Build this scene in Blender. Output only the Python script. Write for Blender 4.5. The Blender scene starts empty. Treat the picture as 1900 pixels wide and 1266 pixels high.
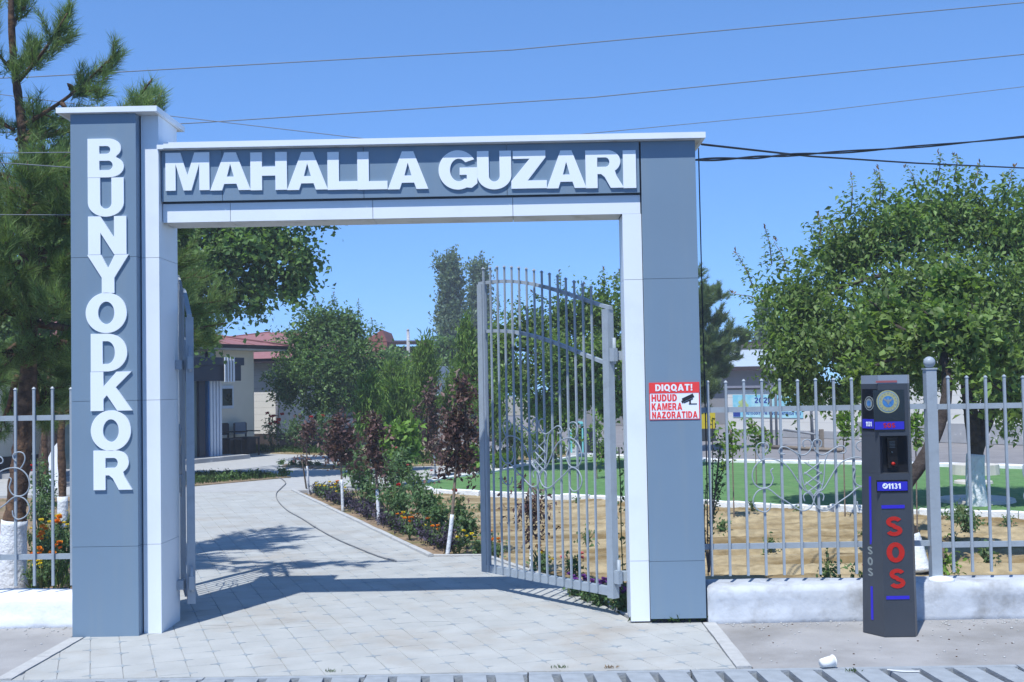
import bpy, math, random
import numpy as np
from mathutils import Vector, Matrix

random.seed(7)
rng = np.random.default_rng(11)
S = bpy.context.scene
COL = S.collection
R = math.radians

# ------------------------------------------------------------------ camera
CF, CD, CH, CROLL, CYAW, CPITCH = 2200.0, 8.8, 1.77, 0.018, -0.00841247, 0.03741285
def cam_basis():
    F = Vector((math.sin(CYAW)*math.cos(CPITCH), math.cos(CYAW)*math.cos(CPITCH), math.sin(CPITCH)))
    r0 = Vector((math.cos(CYAW), -math.sin(CYAW), 0)); u0 = r0.cross(F)
    c, s = math.cos(CROLL), math.sin(CROLL)
    return F, r0*c-u0*s, u0*c+r0*s
_F, _R, _U = cam_basis()
cam_d = bpy.data.cameras.new('camera'); cam = bpy.data.objects.new('camera', cam_d); COL.objects.link(cam)
cam_d.sensor_width = 36; cam_d.lens = CF/1900*36; cam_d.clip_start = 0.1; cam_d.clip_end = 3000
m = Matrix.Identity(4)
for i in range(3):
    m[i][0], m[i][1], m[i][2] = _R[i], _U[i], -_F[i]
m.translation = Vector((0, -CD, CH)); cam.matrix_world = m
S.camera = cam

def at(px, py, Y):
    """metric point seen at photograph pixel (px,py) that stands at depth Y"""
    d = _F + _R*((px-950)/CF) - _U*((py-633)/CF)
    t = (Y+CD)/d.y
    return Vector((d.x*t, Y, CH+d.z*t))
def onz(px, py, z=0.0):
    d = _F + _R*((px-950)/CF) - _U*((py-633)/CF)
    t = (z-CH)/d.z
    return Vector((d.x*t, -CD+d.y*t, z))

# ------------------------------------------------------------------ world + sun
SKYG, SKYT = 0.55, (1.22, 2.04, 3.1)
SUN = Vector((-0.225, -0.51, 1.0)).normalized()
elev = math.asin(SUN.z)
W = bpy.data.worlds.new('World'); S.world = W; W.use_nodes = True
nt = W.node_tree; nt.nodes.clear()
sky = nt.nodes.new('ShaderNodeTexSky'); sky.sky_type = 'NISHITA'; sky.sun_disc = False
sky.sun_elevation = elev; sky.sun_rotation = math.atan2(SUN.x, SUN.y)
sky.altitude = 2500; sky.air_density = 0.6; sky.dust_density = 0.35; sky.ozone_density = 6.0
gm = nt.nodes.new('ShaderNodeGamma'); gm.inputs[1].default_value = SKYG      # clear midsummer sky: soft falloff, deep blue
tint = nt.nodes.new('ShaderNodeVectorMath'); tint.operation = 'MULTIPLY'; tint.inputs[1].default_value = SKYT
bg = nt.nodes.new('ShaderNodeBackground'); bg.inputs[1].default_value = 0.12
out = nt.nodes.new('ShaderNodeOutputWorld')
nt.links.new(sky.outputs[0], gm.inputs[0]); nt.links.new(gm.outputs[0], tint.inputs[0]); nt.links.new(tint.outputs[0], bg.inputs[0]); nt.links.new(bg.outputs[0], out.inputs[0])
sl = bpy.data.lights.new('sun', 'SUN'); sl.energy = 4.2; sl.angle = R(0.53); sl.color = (1.0, 0.98, 0.93)
so = bpy.data.objects.new('sun', sl); COL.objects.link(so)
so.rotation_euler = (-SUN).to_track_quat('-Z', 'Y').to_euler(); so.location = (-5, -10, 20)
S.view_settings.view_transform = 'Standard'; S.view_settings.look = 'None'
S.view_settings.exposure = 0.35; S.view_settings.gamma = 1.0
S.view_settings.use_curve_mapping = False
S.render.engine = 'CYCLES'
S.cycles.max_bounces = 6; S.cycles.transparent_max_bounces = 8
try: S.cycles.use_denoising = True
except Exception: pass

# ------------------------------------------------------------------ materials
MATS = {}
def mat(name, c, rough=.6, var=.08, scale=8., bump=0., bscale=40., spec=.3, metal=0., island=0., stain=None, transl=0., emit=None, c2=None, c2scale=2., c2amt=(.45, .65), trans=0., c2map=None):
    """procedural material: base colour broken up by noise, optional second colour in patches, bump and per-piece variation"""
    M = bpy.data.materials.new(name); M.use_nodes = True
    n = M.node_tree; N = n.nodes; L = n.links
    b = N['Principled BSDF']
    b.inputs['Roughness'].default_value = rough; b.inputs['Metallic'].default_value = metal
    b.inputs['Specular IOR Level'].default_value = spec
    if trans: b.inputs['Transmission Weight'].default_value = trans
    tc = N.new('ShaderNodeTexCoord')
    no = N.new('ShaderNodeTexNoise'); no.inputs['Scale'].default_value = scale; no.inputs['Detail'].default_value = 8
    L.new(tc.outputs['Object'], no.inputs['Vector'])
    mr = N.new('ShaderNodeMapRange'); mr.inputs['From Min'].default_value = .3; mr.inputs['From Max'].default_value = .7
    mr.inputs['To Min'].default_value = 1-var; mr.inputs['To Max'].default_value = 1+var
    L.new(no.outputs['Fac'], mr.inputs['Value'])
    val = mr.outputs['Result']
    if island:
        g = N.new('ShaderNodeNewGeometry'); m2 = N.new('ShaderNodeMapRange')
        m2.inputs['To Min'].default_value = 1-island; m2.inputs['To Max'].default_value = 1+island
        L.new(g.outputs['Random Per Island'], m2.inputs['Value'])
        mm = N.new('ShaderNodeMath'); mm.operation = 'MULTIPLY'
        L.new(val, mm.inputs[0]); L.new(m2.outputs['Result'], mm.inputs[1]); val = mm.outputs[0]
    col = N.new('ShaderNodeRGB'); col.outputs[0].default_value = (*c, 1)
    csock = col.outputs[0]
    if c2 is not None:
        n2 = N.new('ShaderNodeTexNoise'); n2.inputs['Scale'].default_value = c2scale; n2.inputs['Detail'].default_value = 6; n2.inputs['Roughness'].default_value = .65
        if c2map:
            mp = N.new('ShaderNodeMapping'); mp.inputs['Rotation'].default_value = (0, 0, c2map[0]); mp.inputs['Scale'].default_value = c2map[1]
            L.new(tc.outputs['Object'], mp.inputs['Vector']); L.new(mp.outputs[0], n2.inputs['Vector'])
        else: L.new(tc.outputs['Object'], n2.inputs['Vector'])
        r2 = N.new('ShaderNodeMapRange'); r2.inputs['From Min'].default_value = c2amt[0]; r2.inputs['From Max'].default_value = c2amt[1]
        L.new(n2.outputs['Fac'], r2.inputs['Value'])
        mx = N.new('ShaderNodeMix'); mx.data_type = 'RGBA'
        L.new(r2.outputs['Result'], mx.inputs[0]); L.new(csock, mx.inputs[6]); mx.inputs[7].default_value = (*c2, 1)
        csock = mx.outputs[2]
    sc = N.new('ShaderNodeVectorMath'); sc.operation = 'SCALE'
    L.new(csock, sc.inputs[0]); L.new(val, sc.inputs['Scale'])
    L.new(sc.outputs[0], b.inputs['Base Color'])
    if emit:
        b.inputs['Emission Color'].default_value = (*emit[0], 1); b.inputs['Emission Strength'].default_value = emit[1]
    if bump:
        nb = N.new('ShaderNodeTexNoise'); nb.inputs['Scale'].default_value = bscale; nb.inputs['Detail'].default_value = 6
        L.new(tc.outputs['Object'], nb.inputs['Vector'])
        bp = N.new('ShaderNodeBump'); bp.inputs['Strength'].default_value = bump; bp.inputs['Distance'].default_value = .02
        L.new(nb.outputs['Fac'], bp.inputs['Height']); L.new(bp.outputs[0], b.inputs['Normal'])
    if transl:
        tr = N.new('ShaderNodeBsdfTranslucent'); ms = N.new('ShaderNodeMixShader'); ms.inputs[0].default_value = transl
        s2 = N.new('ShaderNodeVectorMath'); s2.operation = 'MULTIPLY'; s2.inputs[1].default_value = (1.25, 1.35, .6)
        L.new(sc.outputs[0], s2.inputs[0]); L.new(s2.outputs[0], tr.inputs['Color'])
        o = N['Material Output']; L.new(b.outputs[0], ms.inputs[1]); L.new(tr.outputs[0], ms.inputs[2]); L.new(ms.outputs[0], o.inputs['Surface'])
    MATS[name] = M
    return M

M_blue = mat('blue grey cladding panel', (.168, .247, .335), .42, .03, 1.5, .03, 6, .4, c2=(.195, .262, .325), c2scale=1.0, c2amt=(.48, .8), c2map=(0, (7, 7, .45)))
M_core = mat('joint behind the panels', (.14, .17, .21), .8)
M_white = mat('white cladding panel', (.74, .80, .86), .4, .02, 2, .03, 5, .4, c2=(.68, .74, .79), c2scale=2.5, c2amt=(.5, .75))
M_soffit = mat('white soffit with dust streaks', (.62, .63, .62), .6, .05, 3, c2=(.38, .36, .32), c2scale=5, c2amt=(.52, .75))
M_letter = mat('white plastic letter', (.78, .84, .90), .35, .015, 4, spec=.45)
M_gate = mat('blue grey gate paint', (.30, .352, .405), .45, .06, 14, .08, 60, .4, c2=(.24, .28, .325), c2scale=9, c2amt=(.55, .8))
M_rust = mat('rusty scraped paint', (.22, .13, .08), .8, .25, 30)
M_conc = mat('light concrete paver', (.395, .41, .405), .85, .09, 3, .25, 90, .2, island=.035, c2=(.335, .305, .265), c2scale=.95, c2amt=(.5, .78))
M_bed = mat('paver joint mortar', (.34, .35, .355), .95, .1, 20)
M_star = mat('grey star inlay', (.27, .31, .34), .9, .15, 25)
M_kerb = mat('pale concrete edging', (.43, .44, .44), .85, .1, 12, .3, 70)
M_apron = mat('grey concrete pavement', (.335, .335, .34), .9, .12, 2.2, .35, 120, .2, c2=(.25, .245, .24), c2scale=.9, c2amt=(.48, .7))
M_drain = mat('cast concrete drain cover', (.30, .335, .37), .8, .12, 10, .3, 80)
M_dark = mat('dark drain void', (.04, .045, .055), .9)
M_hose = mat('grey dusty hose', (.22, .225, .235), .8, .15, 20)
M_road = mat('road asphalt', (.06, .06, .062), .9, .2, 30, .4, 150)
M_plaza = mat('far grey paving', (.40, .41, .415), .9, .08, 5, .1, 50)
M_wwash = mat('whitewashed render', (.48, .52, .575), .9, .10, 7, .35, 14, .15, c2=(.27, .275, .28), c2scale=3.4, c2amt=(.46, .72))
M_wwash2 = mat('fresh whitewash', (.76, .80, .85), .9, .05, 5, .25, 22, .15, c2=(.55, .57, .59), c2scale=2.5, c2amt=(.54, .76))
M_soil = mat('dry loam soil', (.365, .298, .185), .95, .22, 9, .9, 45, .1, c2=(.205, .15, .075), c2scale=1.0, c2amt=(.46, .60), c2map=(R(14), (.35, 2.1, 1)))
M_soil2 = mat('garden bed soil', (.27, .20, .14), .95, .25, 9, .8, 35, .1, c2=(.16, .15, .07), c2scale=2.2, c2amt=(.5, .65))
M_turf = mat('green artificial turf', (.125, .26, .098), .95, .16, 6, .8, 160, .1, c2=(.155, .285, .115), c2scale=1.3)
M_grass = mat('grass blades', (.06, .12, .03), .8, .2, 8, island=.3, transl=.25)
M_whitekerb = mat('whitewashed kerb', (.70, .73, .75), .9, .1, 9, .4, 40)
M_asph = mat('grey yard asphalt', (.22, .215, .225), .95, .12, 2, .2, 60)
M_ground = mat('distant ground', (.24, .22, .17), .95, .2, .3)
M_bark = mat('brown pine bark', (.095, .062, .045), .95, .45, 14, 1., 26, .1, c2=(.20, .12, .07), c2scale=9, c2amt=(.5, .65))
M_bark2 = mat('dark grey bark', (.06, .05, .045), .95, .35, 14, 1., 30, .1)
M_bark3 = mat('pale sapling bark', (.20, .16, .13), .9, .25, 20, .5, 40)
M_limew = mat('lime wash on trunk', (.66, .70, .75), .95, .14, 8, .8, 30, .1, c2=(.5, .5, .5), c2scale=12, c2amt=(.58, .72))
M_needle = mat('pine needles', (.16, .24, .088), .6, .15, 3, island=.4, transl=.35)
M_needle2 = mat('dark pine needles', (.16, .225, .105), .6, .2, 3, island=.35, transl=.35)
M_leaf = mat('apricot leaves', (.155, .245, .072), .5, .2, 1.5, island=.42, transl=.45, spec=.4, c2=(.165, .225, .055), c2scale=2.2, c2amt=(.55, .7))
M_leafd = mat('deep green leaves', (.122, .215, .072), .5, .2, 1.2, island=.4, transl=.42, spec=.4, c2=(.13, .20, .055), c2scale=1.6, c2amt=(.55, .7))
M_leafp = mat('poplar leaves', (.14, .205, .135), .55, .15, 1.5, island=.3, transl=.35)
M_leafl = mat('light green leaves', (.15, .27, .05), .55, .15, 2, island=.35, transl=.42)
M_leafb = mat('bright green feathery leaves', (.155, .26, .06), .6, .15, 2, island=.35, transl=.42)
M_purple = mat('purple plum leaves', (.105, .058, .055), .5, .2, 3, island=.6, transl=.25, spec=.45)
M_basil = mat('purple basil leaves', (.06, .05, .085), .6, .2, 6, island=.45, transl=.2)
M_rose = mat('rose bush leaves', (.10, .18, .075), .5, .15, 5, island=.45, transl=.32)
M_twig = mat('young reddish shoots', (.20, .12, .05), .6, .15, 5, island=.3, transl=.3)
M_cone = mat('brown pine cone', (.10, .06, .04), .8, .3, 30)
M_stem = mat('green stem', (.10, .14, .05), .8)
M_orange = mat('orange petals', (.80, .27, .01), .6, .1, 20, island=.15, transl=.2)
M_yellow = mat('yellow petals', (.78, .62, .02), .6, .1, 20, island=.15, transl=.2)
M_red = mat('red petals', (.55, .02, .02), .6, .1, 20, island=.2, transl=.2)
M_pink = mat('pink petals', (.65, .22, .24), .6, .1, 20, island=.2, transl=.2)
M_violet = mat('violet petals', (.22, .06, .36), .6, .1, 20, island=.2, transl=.2)
M_redsign = mat('red sign print', (.78, .055, .055), .5, .04, 8)
M_whitesign = mat('white sign board', (.78, .83, .90), .45, .02, 8)
M_blackp = mat('black print', (.02, .022, .028), .5)
M_kiosk = mat('charcoal powder coated steel', (.044, .052, .066), .38, .06, 6, .04, 90, .45)
M_pinkstrip = mat('dull red beacon strip', (.30, .10, .11), .4, .05, 8)
M_gloss = mat('black glossy screen', (.008, .009, .012), .08, .05, 4, spec=.5)
M_niche = mat('black niche lining', (.012, .013, .017), .4)
M_kblue = mat('blue light strip', (.028, .02, .42), .4, .03, 8, emit=((.05, .04, 1.0), .06))
M_kblue2 = mat('blue label film', (.025, .025, .40), .35, .03, 8, emit=((.05, .05, 1.0), .05))
M_kred = mat('red cut-out letters', (.40, .016, .010), .5, .04, 10, emit=((.9, .03, .01), .02))
M_kglass = mat('smoked clear cap', (.22, .26, .32), .12, .05, 5, spec=.5)
M_gold = mat('pale gold emblem', (.42, .42, .22), .4, .12, 60, metal=.3)
M_embl = mat('emblem blue', (.05, .18, .42), .4, .3, 50)
M_silver = mat('grey emblem print', (.22, .25, .25), .4, .15, 50)
M_wire = mat('black wire', (.02, .022, .03), .6)
M_wireg = mat('grey wire', (.16, .18, .22), .6)
M_cream = mat('cream render', (.74, .69, .58), .9, .04, 2, .1, 40)
M_roofr = mat('pink red metal roof', (.30, .135, .13), .6, .08, 2, spec=.3)
M_fascia = mat('dark brown fascia', (.045, .03, .035), .6)
M_eave = mat('pale eave board', (.52, .53, .52), .7)
M_navy = mat('navy cladding', (.022, .032, .055), .45, .05, 4)
M_pcol = mat('white painted column', (.62, .68, .76), .6, .04, 6)
M_bstripe = mat('blue column stripe', (.05, .17, .40), .5)
M_glass = mat('green tinted glass', (.16, .22, .22), .06, .15, 1.2, spec=.6)
M_dglass = mat('dark window glass', (.02, .025, .03), .06, .1, 2, spec=.6)
M_plinth = mat('brown stone plinth', (.055, .045, .042), .7, .3, 6)
M_siding = mat('white siding board', (.66, .655, .63), .7, .03, 2, .05, 30, island=.02)
M_pipe = mat('grey downpipe', (.25, .26, .32), .5)
M_grey = mat('grey render', (.235, .235, .245), .9, .06, 2, .1, 30)
M_sroof = mat('pale sheet roof', (.42, .50, .60), .45, .05, 2, spec=.4)
M_brickg = mat('tan brick gable', (.40, .31, .22), .9, .15, 12)
M_plgrey = mat('grey cement plinth', (.34, .35, .37), .9, .12, 3, .2, 20, c2=(.55, .55, .56), c2scale=3, c2amt=(.58, .66))
M_cyan = mat('cyan banner print', (.22, .58, .74), .5, .08, 1.5, c2=(.48, .75, .80), c2scale=1.0, c2amt=(.45, .6))
M_bblue = mat('dark blue banner print', (.03, .06, .30), .5)
M_bgreen = mat('banner leaf print', (.40, .52, .22), .6, .2, 6)
M_wood = mat('grey timber', (.20, .17, .14), .85, .2, 8)
M_steel = mat('grey steel tube', (.22, .24, .27), .5, .1, 8, metal=.2)
M_ybox = mat('yellow paint', (.52, .42, .02), .5, .06, 4)
M_redbr = mat('red brick gable', (.26, .10, .08), .9, .15, 4)
M_cup = mat('white paper cup', (.80, .81, .80), .5, .03, 20)
M_chair = mat('dark chair frame', (.03, .032, .04), .5)
M_chairb = mat('blue grey chair back', (.16, .20, .26), .5)
M_slab = mat('white stone slab', (.78, .80, .84), .8, .05, 4, .3, 20)
M_car = mat('dark car paint', (.015, .02, .03), .2, .1, 2, spec=.5)
M_table = mat('pale stone', (.55, .53, .48), .8, .1, 8)
M_teal = mat('turquoise paint', (.18, .55, .58), .5)
M_bin = mat('dark bin plastic', (.03, .04, .05), .6)

# ------------------------------------------------------------------ object helpers
def wloc(o):
    v = Vector((0, 0, 0))
    while o is not None:
        v += o.location; o = o.parent
    return v
def tag(o, label=None, cat=None, group=None, kind=None):
    if label: o['label'] = label
    if cat: o['category'] = cat
    if group: o['group'] = group
    if kind: o['kind'] = kind
    return o
def thing(name, label, cat, loc=(0, 0, 0), group=None):
    o = bpy.data.objects.new(name, None); COL.objects.link(o); o.location = loc
    o.empty_display_size = .1
    return tag(o, label, cat, group)
def link_mesh(name, me, ma, parent=None):
    o = bpy.data.objects.new(name, me); COL.objects.link(o)
    if ma is not None: me.materials.append(ma)
    if parent is not None: o.parent = parent
    return o
def dup(root, loc=None, rotz=None, scale=None, label=None, group=None):
    def cp(o, par):
        c = o.copy(); COL.objects.link(c)
        if par is not None: c.parent = par
        for ch in list(o.children): cp(ch, c)
        return c
    kids = list(root.children)
    c = root.copy(); COL.objects.link(c)
    for ch in kids: cp(ch, c)
    if loc is not None: c.location = loc
    if rotz is not None: c.rotation_euler = (0, 0, rotz)
    if scale is not None: c.scale = (scale, scale, scale)
    return tag(c, label, None, group)

class MB:
    """collects boxes, prisms and tubes and links them as one mesh object"""
    def __init__(s): s.v = []; s.f = []; s.sm = []
    def add(s, vs, fs, smooth=False):
        k = len(s.v); s.v += [tuple(p) for p in vs]
        s.f += [tuple(i+k for i in f) for f in fs]; s.sm += [smooth]*len(fs); return s
    def box(s, x0, x1, y0, y1, z0, z1, M=None):
        vs = [Vector((x, y, z)) for z in (z0, z1) for y in (y0, y1) for x in (x0, x1)]
        if M is not None: vs = [M @ v for v in vs]
        return s.add(vs, [(0, 2, 3, 1), (4, 5, 7, 6), (0, 1, 5, 4), (2, 6, 7, 3), (0, 4, 6, 2), (1, 3, 7, 5)])
    def prism(s, poly, z0, z1, M=None):
        n = len(poly); vs = [Vector((p[0], p[1], z0)) for p in poly]+[Vector((p[0], p[1], z1)) for p in poly]
        if M is not None: vs = [M @ v for v in vs]
        fs = [tuple(range(n-1, -1, -1)), tuple(range(n, 2*n))]+[(i, (i+1) % n, n+(i+1) % n, n+i) for i in range(n)]
        return s.add(vs, fs)
    def loft(s, rings, cap=True, smooth=False):
        n = len(rings[0]); vs = [p for r in rings for p in r]; fs = []
        for k in range(len(rings)-1):
            for i in range(n): fs.append((k*n+i, k*n+(i+1) % n, (k+1)*n+(i+1) % n, (k+1)*n+i))
        if cap: fs += [tuple(range(n-1, -1, -1)), tuple((len(rings)-1)*n+i for i in range(n))]
        return s.add(vs, fs, smooth)
    def tube(s, pts, r, n=6, smooth=True):
        pts = [Vector(p) for p in pts]
        if not hasattr(r, '__len__'): r = [r]*len(pts)
        rings = []; up = Vector((0, 0, 1)); prev = None
        for i, p in enumerate(pts):
            d = (pts[min(i+1, len(pts)-1)]-pts[max(i-1, 0)])
            if d.length < 1e-9: d = Vector((0, 0, 1))
            d.normalize()
            a = prev if prev is not None else (up if abs(d.z) < .95 else Vector((1, 0, 0)))
            x = a-d*a.dot(d)
            if x.length < 1e-6: x = d.orthogonal()
            x.normalize(); prev = x; y = d.cross(x)
            rings.append([p+(x*math.cos(2*math.pi*k/n)+y*math.sin(2*math.pi*k/n))*r[i] for k in range(n)])
        return s.loft(rings, True, smooth)
    def ball(s, c, r, n=10, m=7, sq=1.):
        c = Vector(c); rings = []
        for j in range(m+1):
            t = math.pi*j/m; rr = max(math.sin(t), .02)*r
            rings.append([c+Vector((rr*math.cos(2*math.pi*k/n), rr*math.sin(2*math.pi*k/n), -math.cos(t)*r*sq)) for k in range(n)])
        return s.loft(rings, True, True)
    def mesh(s, name, off=Vector((0, 0, 0))):
        me = bpy.data.meshes.new(name)
        me.from_pydata([(v[0]-off[0], v[1]-off[1], v[2]-off[2]) for v in s.v], [], s.f)
        me.polygons.foreach_set('use_smooth', s.sm); me.update(); return me
    def build(s, name, ma, parent=None):
        return link_mesh(name, s.mesh(name, wloc(parent) if parent else Vector((0, 0, 0))), ma, parent)

def bx(name, ma, parent, x0, x1, y0, y1, z0, z1, M=None):
    return MB().box(x0, x1, y0, y1, z0, z1, M).build(name, ma, parent)
def smooth_curve(pts, k=6):
    P = [Vector(p) for p in pts]; out = []
    for i in range(len(P)-1):
        p0, p1, p2, p3 = P[max(i-1, 0)], P[i], P[i+1], P[min(i+2, len(P)-1)]
        for j in range(k):
            t = j/k
            out.append(.5*((2*p1)+(p2-p0)*t+(2*p0-5*p1+4*p2-p3)*t*t+(3*p1-p0-3*p2+p3)*t**3))
    out.append(P[-1]); return out

# ------------------------------------------------------------------ lettering: heavy sans glyphs drawn as outlines
def arc(cx, cy, rx, ry, a0, a1, n=14):
    return [(cx+rx*math.cos(R(a0+(a1-a0)*i/n)), cy+ry*math.sin(R(a0+(a1-a0)*i/n))) for i in range(n+1)]
def stroke(pts, w):
    P = [Vector((p[0], p[1])) for p in pts]; l, r = [], []
    for i, p in enumerate(P):
        d = (P[min(i+1, len(P)-1)]-P[max(i-1, 0)]).normalized(); n = Vector((-d.y, d.x))*w/2
        l.append(tuple(p+n)); r.append(tuple(p-n))
    return l+r[::-1]
G = {}
G['B'] = (.78, [[(0, 0), (0, 1), (.44, 1)]+arc(.45, .75, .27, .25, 85, -50)+arc(.46, .275, .32, .275, 62, -90), [(.25, .61), (.25, .81), (.41, .81)]+arc(.41, .71, .08, .10, 85, -90), [(.25, .19), (.25, .43), (.44, .43)]+arc(.44, .31, .10, .12, 85, -90)])
G['U'] = (.76, [[(0, 1), (0, .36)]+arc(.38, .36, .38, .38, 185, 355, 20)+[(.76, .36), (.76, 1), (.5, 1), (.5, .34)]+arc(.38, .34, .12, .15, -5, -175)+[(.26, .34), (.26, 1)]])
G['N'] = (.78, [[(0, 0), (0, 1), (.25, 1), (.53, .43), (.53, 1), (.78, 1), (.78, 0), (.53, 0), (.25, .57), (.25, 0)]])
G['Y'] = (.86, [[(.30, 0), (.30, .40), (0, 1), (.29, 1), (.43, .65), (.57, 1), (.86, 1), (.56, .40), (.56, 0)]])
G['O'] = (.86, [arc(.43, .5, .43, .52, 0, 352, 40), arc(.43, .5, .17, .29, 0, 348, 30)])
G['0'] = (.66, [arc(.33, .5, .33, .52, 0, 352, 36), arc(.33, .5, .12, .32, 0, 348, 26)])
G['D'] = (.80, [[(0, 0), (0, 1), (.36, 1)]+arc(.36, .5, .44, .5, 88, -88, 22)+[(.36, 0)], [(.26, .2), (.26, .8), (.36, .8)]+arc(.36, .5, .17, .3, 85, -85, 16)+[(.36, .2)]])
G['K'] = (.84, [[(0, 0), (0, 1), (.26, 1), (.26, .62), (.53, 1), (.83, 1), (.51, .60), (.84, 0), (.54, 0), (.33, .40), (.26, .30), (.26, 0)]])
G['R'] = (.84, [[(0, 0), (0, 1), (.47, 1)]+arc(.48, .70, .29, .30, 85, -55)+[(.68, .32), (.84, 0), (.55, 0), (.42, .29), (.34, .37), (.26, .37), (.26, 0)], [(.26, .56), (.26, .81), (.44, .81)]+arc(.44, .685, .09, .125, 80, -90)])
G['M'] = (1.0, [[(0, 0), (0, 1), (.34, 1), (.5, .40), (.66, 1), (1.0, 1), (1.0, 0), (.77, 0), (.77, .70), (.59, 0), (.41, 0), (.23, .70), (.23, 0)]])
G['A'] = (.92, [[(0, 0), (.33, 1), (.59, 1), (.92, 0), (.65, 0), (.60, .17), (.32, .17), (.27, 0)], [(.38, .36), (.54, .36), (.46, .70)]])
G['H'] = (.82, [[(0, 0), (0, 1), (.26, 1), (.26, .62), (.56, .62), (.56, 1), (.82, 1), (.82, 0), (.56, 0), (.56, .38), (.26, .38), (.26, 0)]])
G['L'] = (.68, [[(0, 0), (0, 1), (.26, 1), (.26, .22), (.68, .22), (.68, 0)]])
G['G'] = (.88, [arc(.44, .5, .44, .52, 32, 296, 34)+[(.75, .02), (.88, .14), (.88, .56), (.48, .56), (.48, .37), (.64, .37), (.64, .26)]+arc(.46, .5, .20, .30, -50, -318, 24)])
G['Z'] = (.76, [[(0, 0), (0, .2), (.40, .79), (.04, .79), (.04, 1), (.74, 1), (.74, .82), (.35, .21), (.76, .21), (.76, 0)]])
G['I'] = (.27, [[(0, 0), (0, 1), (.27, 1), (.27, 0)]])
G['S'] = (.72, [stroke(arc(.36, .725, .24, .18, 20, 262, 18)+arc(.36, .275, .25, .18, 82, -160, 18), .2)])
G['Q'] = (.88, [arc(.43, .5, .43, .52, 0, 352, 40), arc(.43, .5, .17, .29, 0, 348, 30), [(.60, .0), (.78, -.16), (.92, -.02), (.80, .10)]])
G['T'] = (.74, [[(.24, 0), (.24, .79), (0, .79), (0, 1), (.74, 1), (.74, .79), (.5, .79), (.5, 0)]])
G['E'] = (.68, [[(0, 0), (0, 1), (.66, 1), (.66, .79), (.26, .79), (.26, .61), (.62, .61), (.62, .40), (.26, .40), (.26, .21), (.68, .21), (.68, 0)]])
G['V'] = (.86, [[(.29, 0), (0, 1), (.28, 1), (.43, .36), (.58, 1), (.86, 1), (.57, 0)]])
G['J'] = (.64, [[(.38, 1), (.38, .34)]+arc(.28, .32, .10, .13, 0, -150, 10)+[(0, .30)]+arc(.32, .32, .32, .34, 190, 358, 16)+[(.64, 1)]])
G['!'] = (.3, [[(.07, .30), (.02, 1), (.28, 1), (.23, .30)], [(.03, 0), (.03, .22), (.27, .22), (.27, 0)]])
G['1'] = (.44, [[(.18, 0), (.18, .70), (0, .62), (0, .82), (.22, 1), (.44, 1), (.44, 0)]])
G['3'] = (.66, [stroke(arc(.30, .745, .20, .165, 150, -80, 14)+arc(.31, .285, .24, .195, 85, -155, 16), .19)])
G['2'] = (.66, [stroke(arc(.32, .72, .22, .19, 165, -25, 14)+[(.40, .46), (.16, .20), (.14, .10), (.3, .1), (.64, .1)], .2)])
GM = {}
def glyph_mesh(ch):
    if ch not in GM:
        cu = bpy.data.curves.new('glyph', 'CURVE'); cu.dimensions = '2D'; cu.fill_mode = 'BOTH'; cu.extrude = .5
        for sp in G[ch][1]:
            q = cu.splines.new('POLY'); q.points.add(len(sp)-1); q.use_cyclic_u = True
            for p, c in zip(q.points, sp): p.co = (c[0], c[1], 0, 1)
        o = bpy.data.objects.new('glyph', cu); COL.objects.link(o)
        me = bpy.data.meshes.new_from_object(o.evaluated_get(bpy.context.evaluated_depsgraph_get()))
        v = [tuple(x.co) for x in me.vertices]; f = [tuple(p.vertices) for p in me.polygons]
        bpy.data.objects.remove(o); bpy.data.curves.remove(cu); bpy.data.meshes.remove(me)
        GM[ch] = (v, f)
    return GM[ch]
def glyph_into(mb, ch, T, w, h, d):
    """glyph scaled to width w, height h, thickness d, set by matrix T (x right, y up, z out)"""
    v, f = glyph_mesh(ch); gw = G[ch][0]
    mb.add([T @ Vector((p[0]/gw*w, p[1]*h, p[2]*d)) for p in v], f)
def text_into(mb, s, T, width, h, d, gap=.1, space=.35):
    tot = sum((G[c][0] if c != ' ' else space) for c in s)+gap*(len(s)-1); k = width/tot; x = 0
    for c in s:
        if c == ' ': x += (space+gap)*k; continue
        w = G[c][0]*k; glyph_into(mb, c, T @ Matrix.Translation((x, 0, 0)), w, h, d); x += w+gap*k
def frame(o, xdir, ydir=Vector((0, 0, 1))):
    x = Vector(xdir).normalized(); y = (Vector(ydir)-x*x.dot(Vector(ydir))).normalized(); z = x.cross(y)
    M = Matrix.Identity(4)
    for i in range(3): M[i][0], M[i][1], M[i][2], M[i][3] = x[i], y[i], z[i], o[i]
    return M

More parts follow.
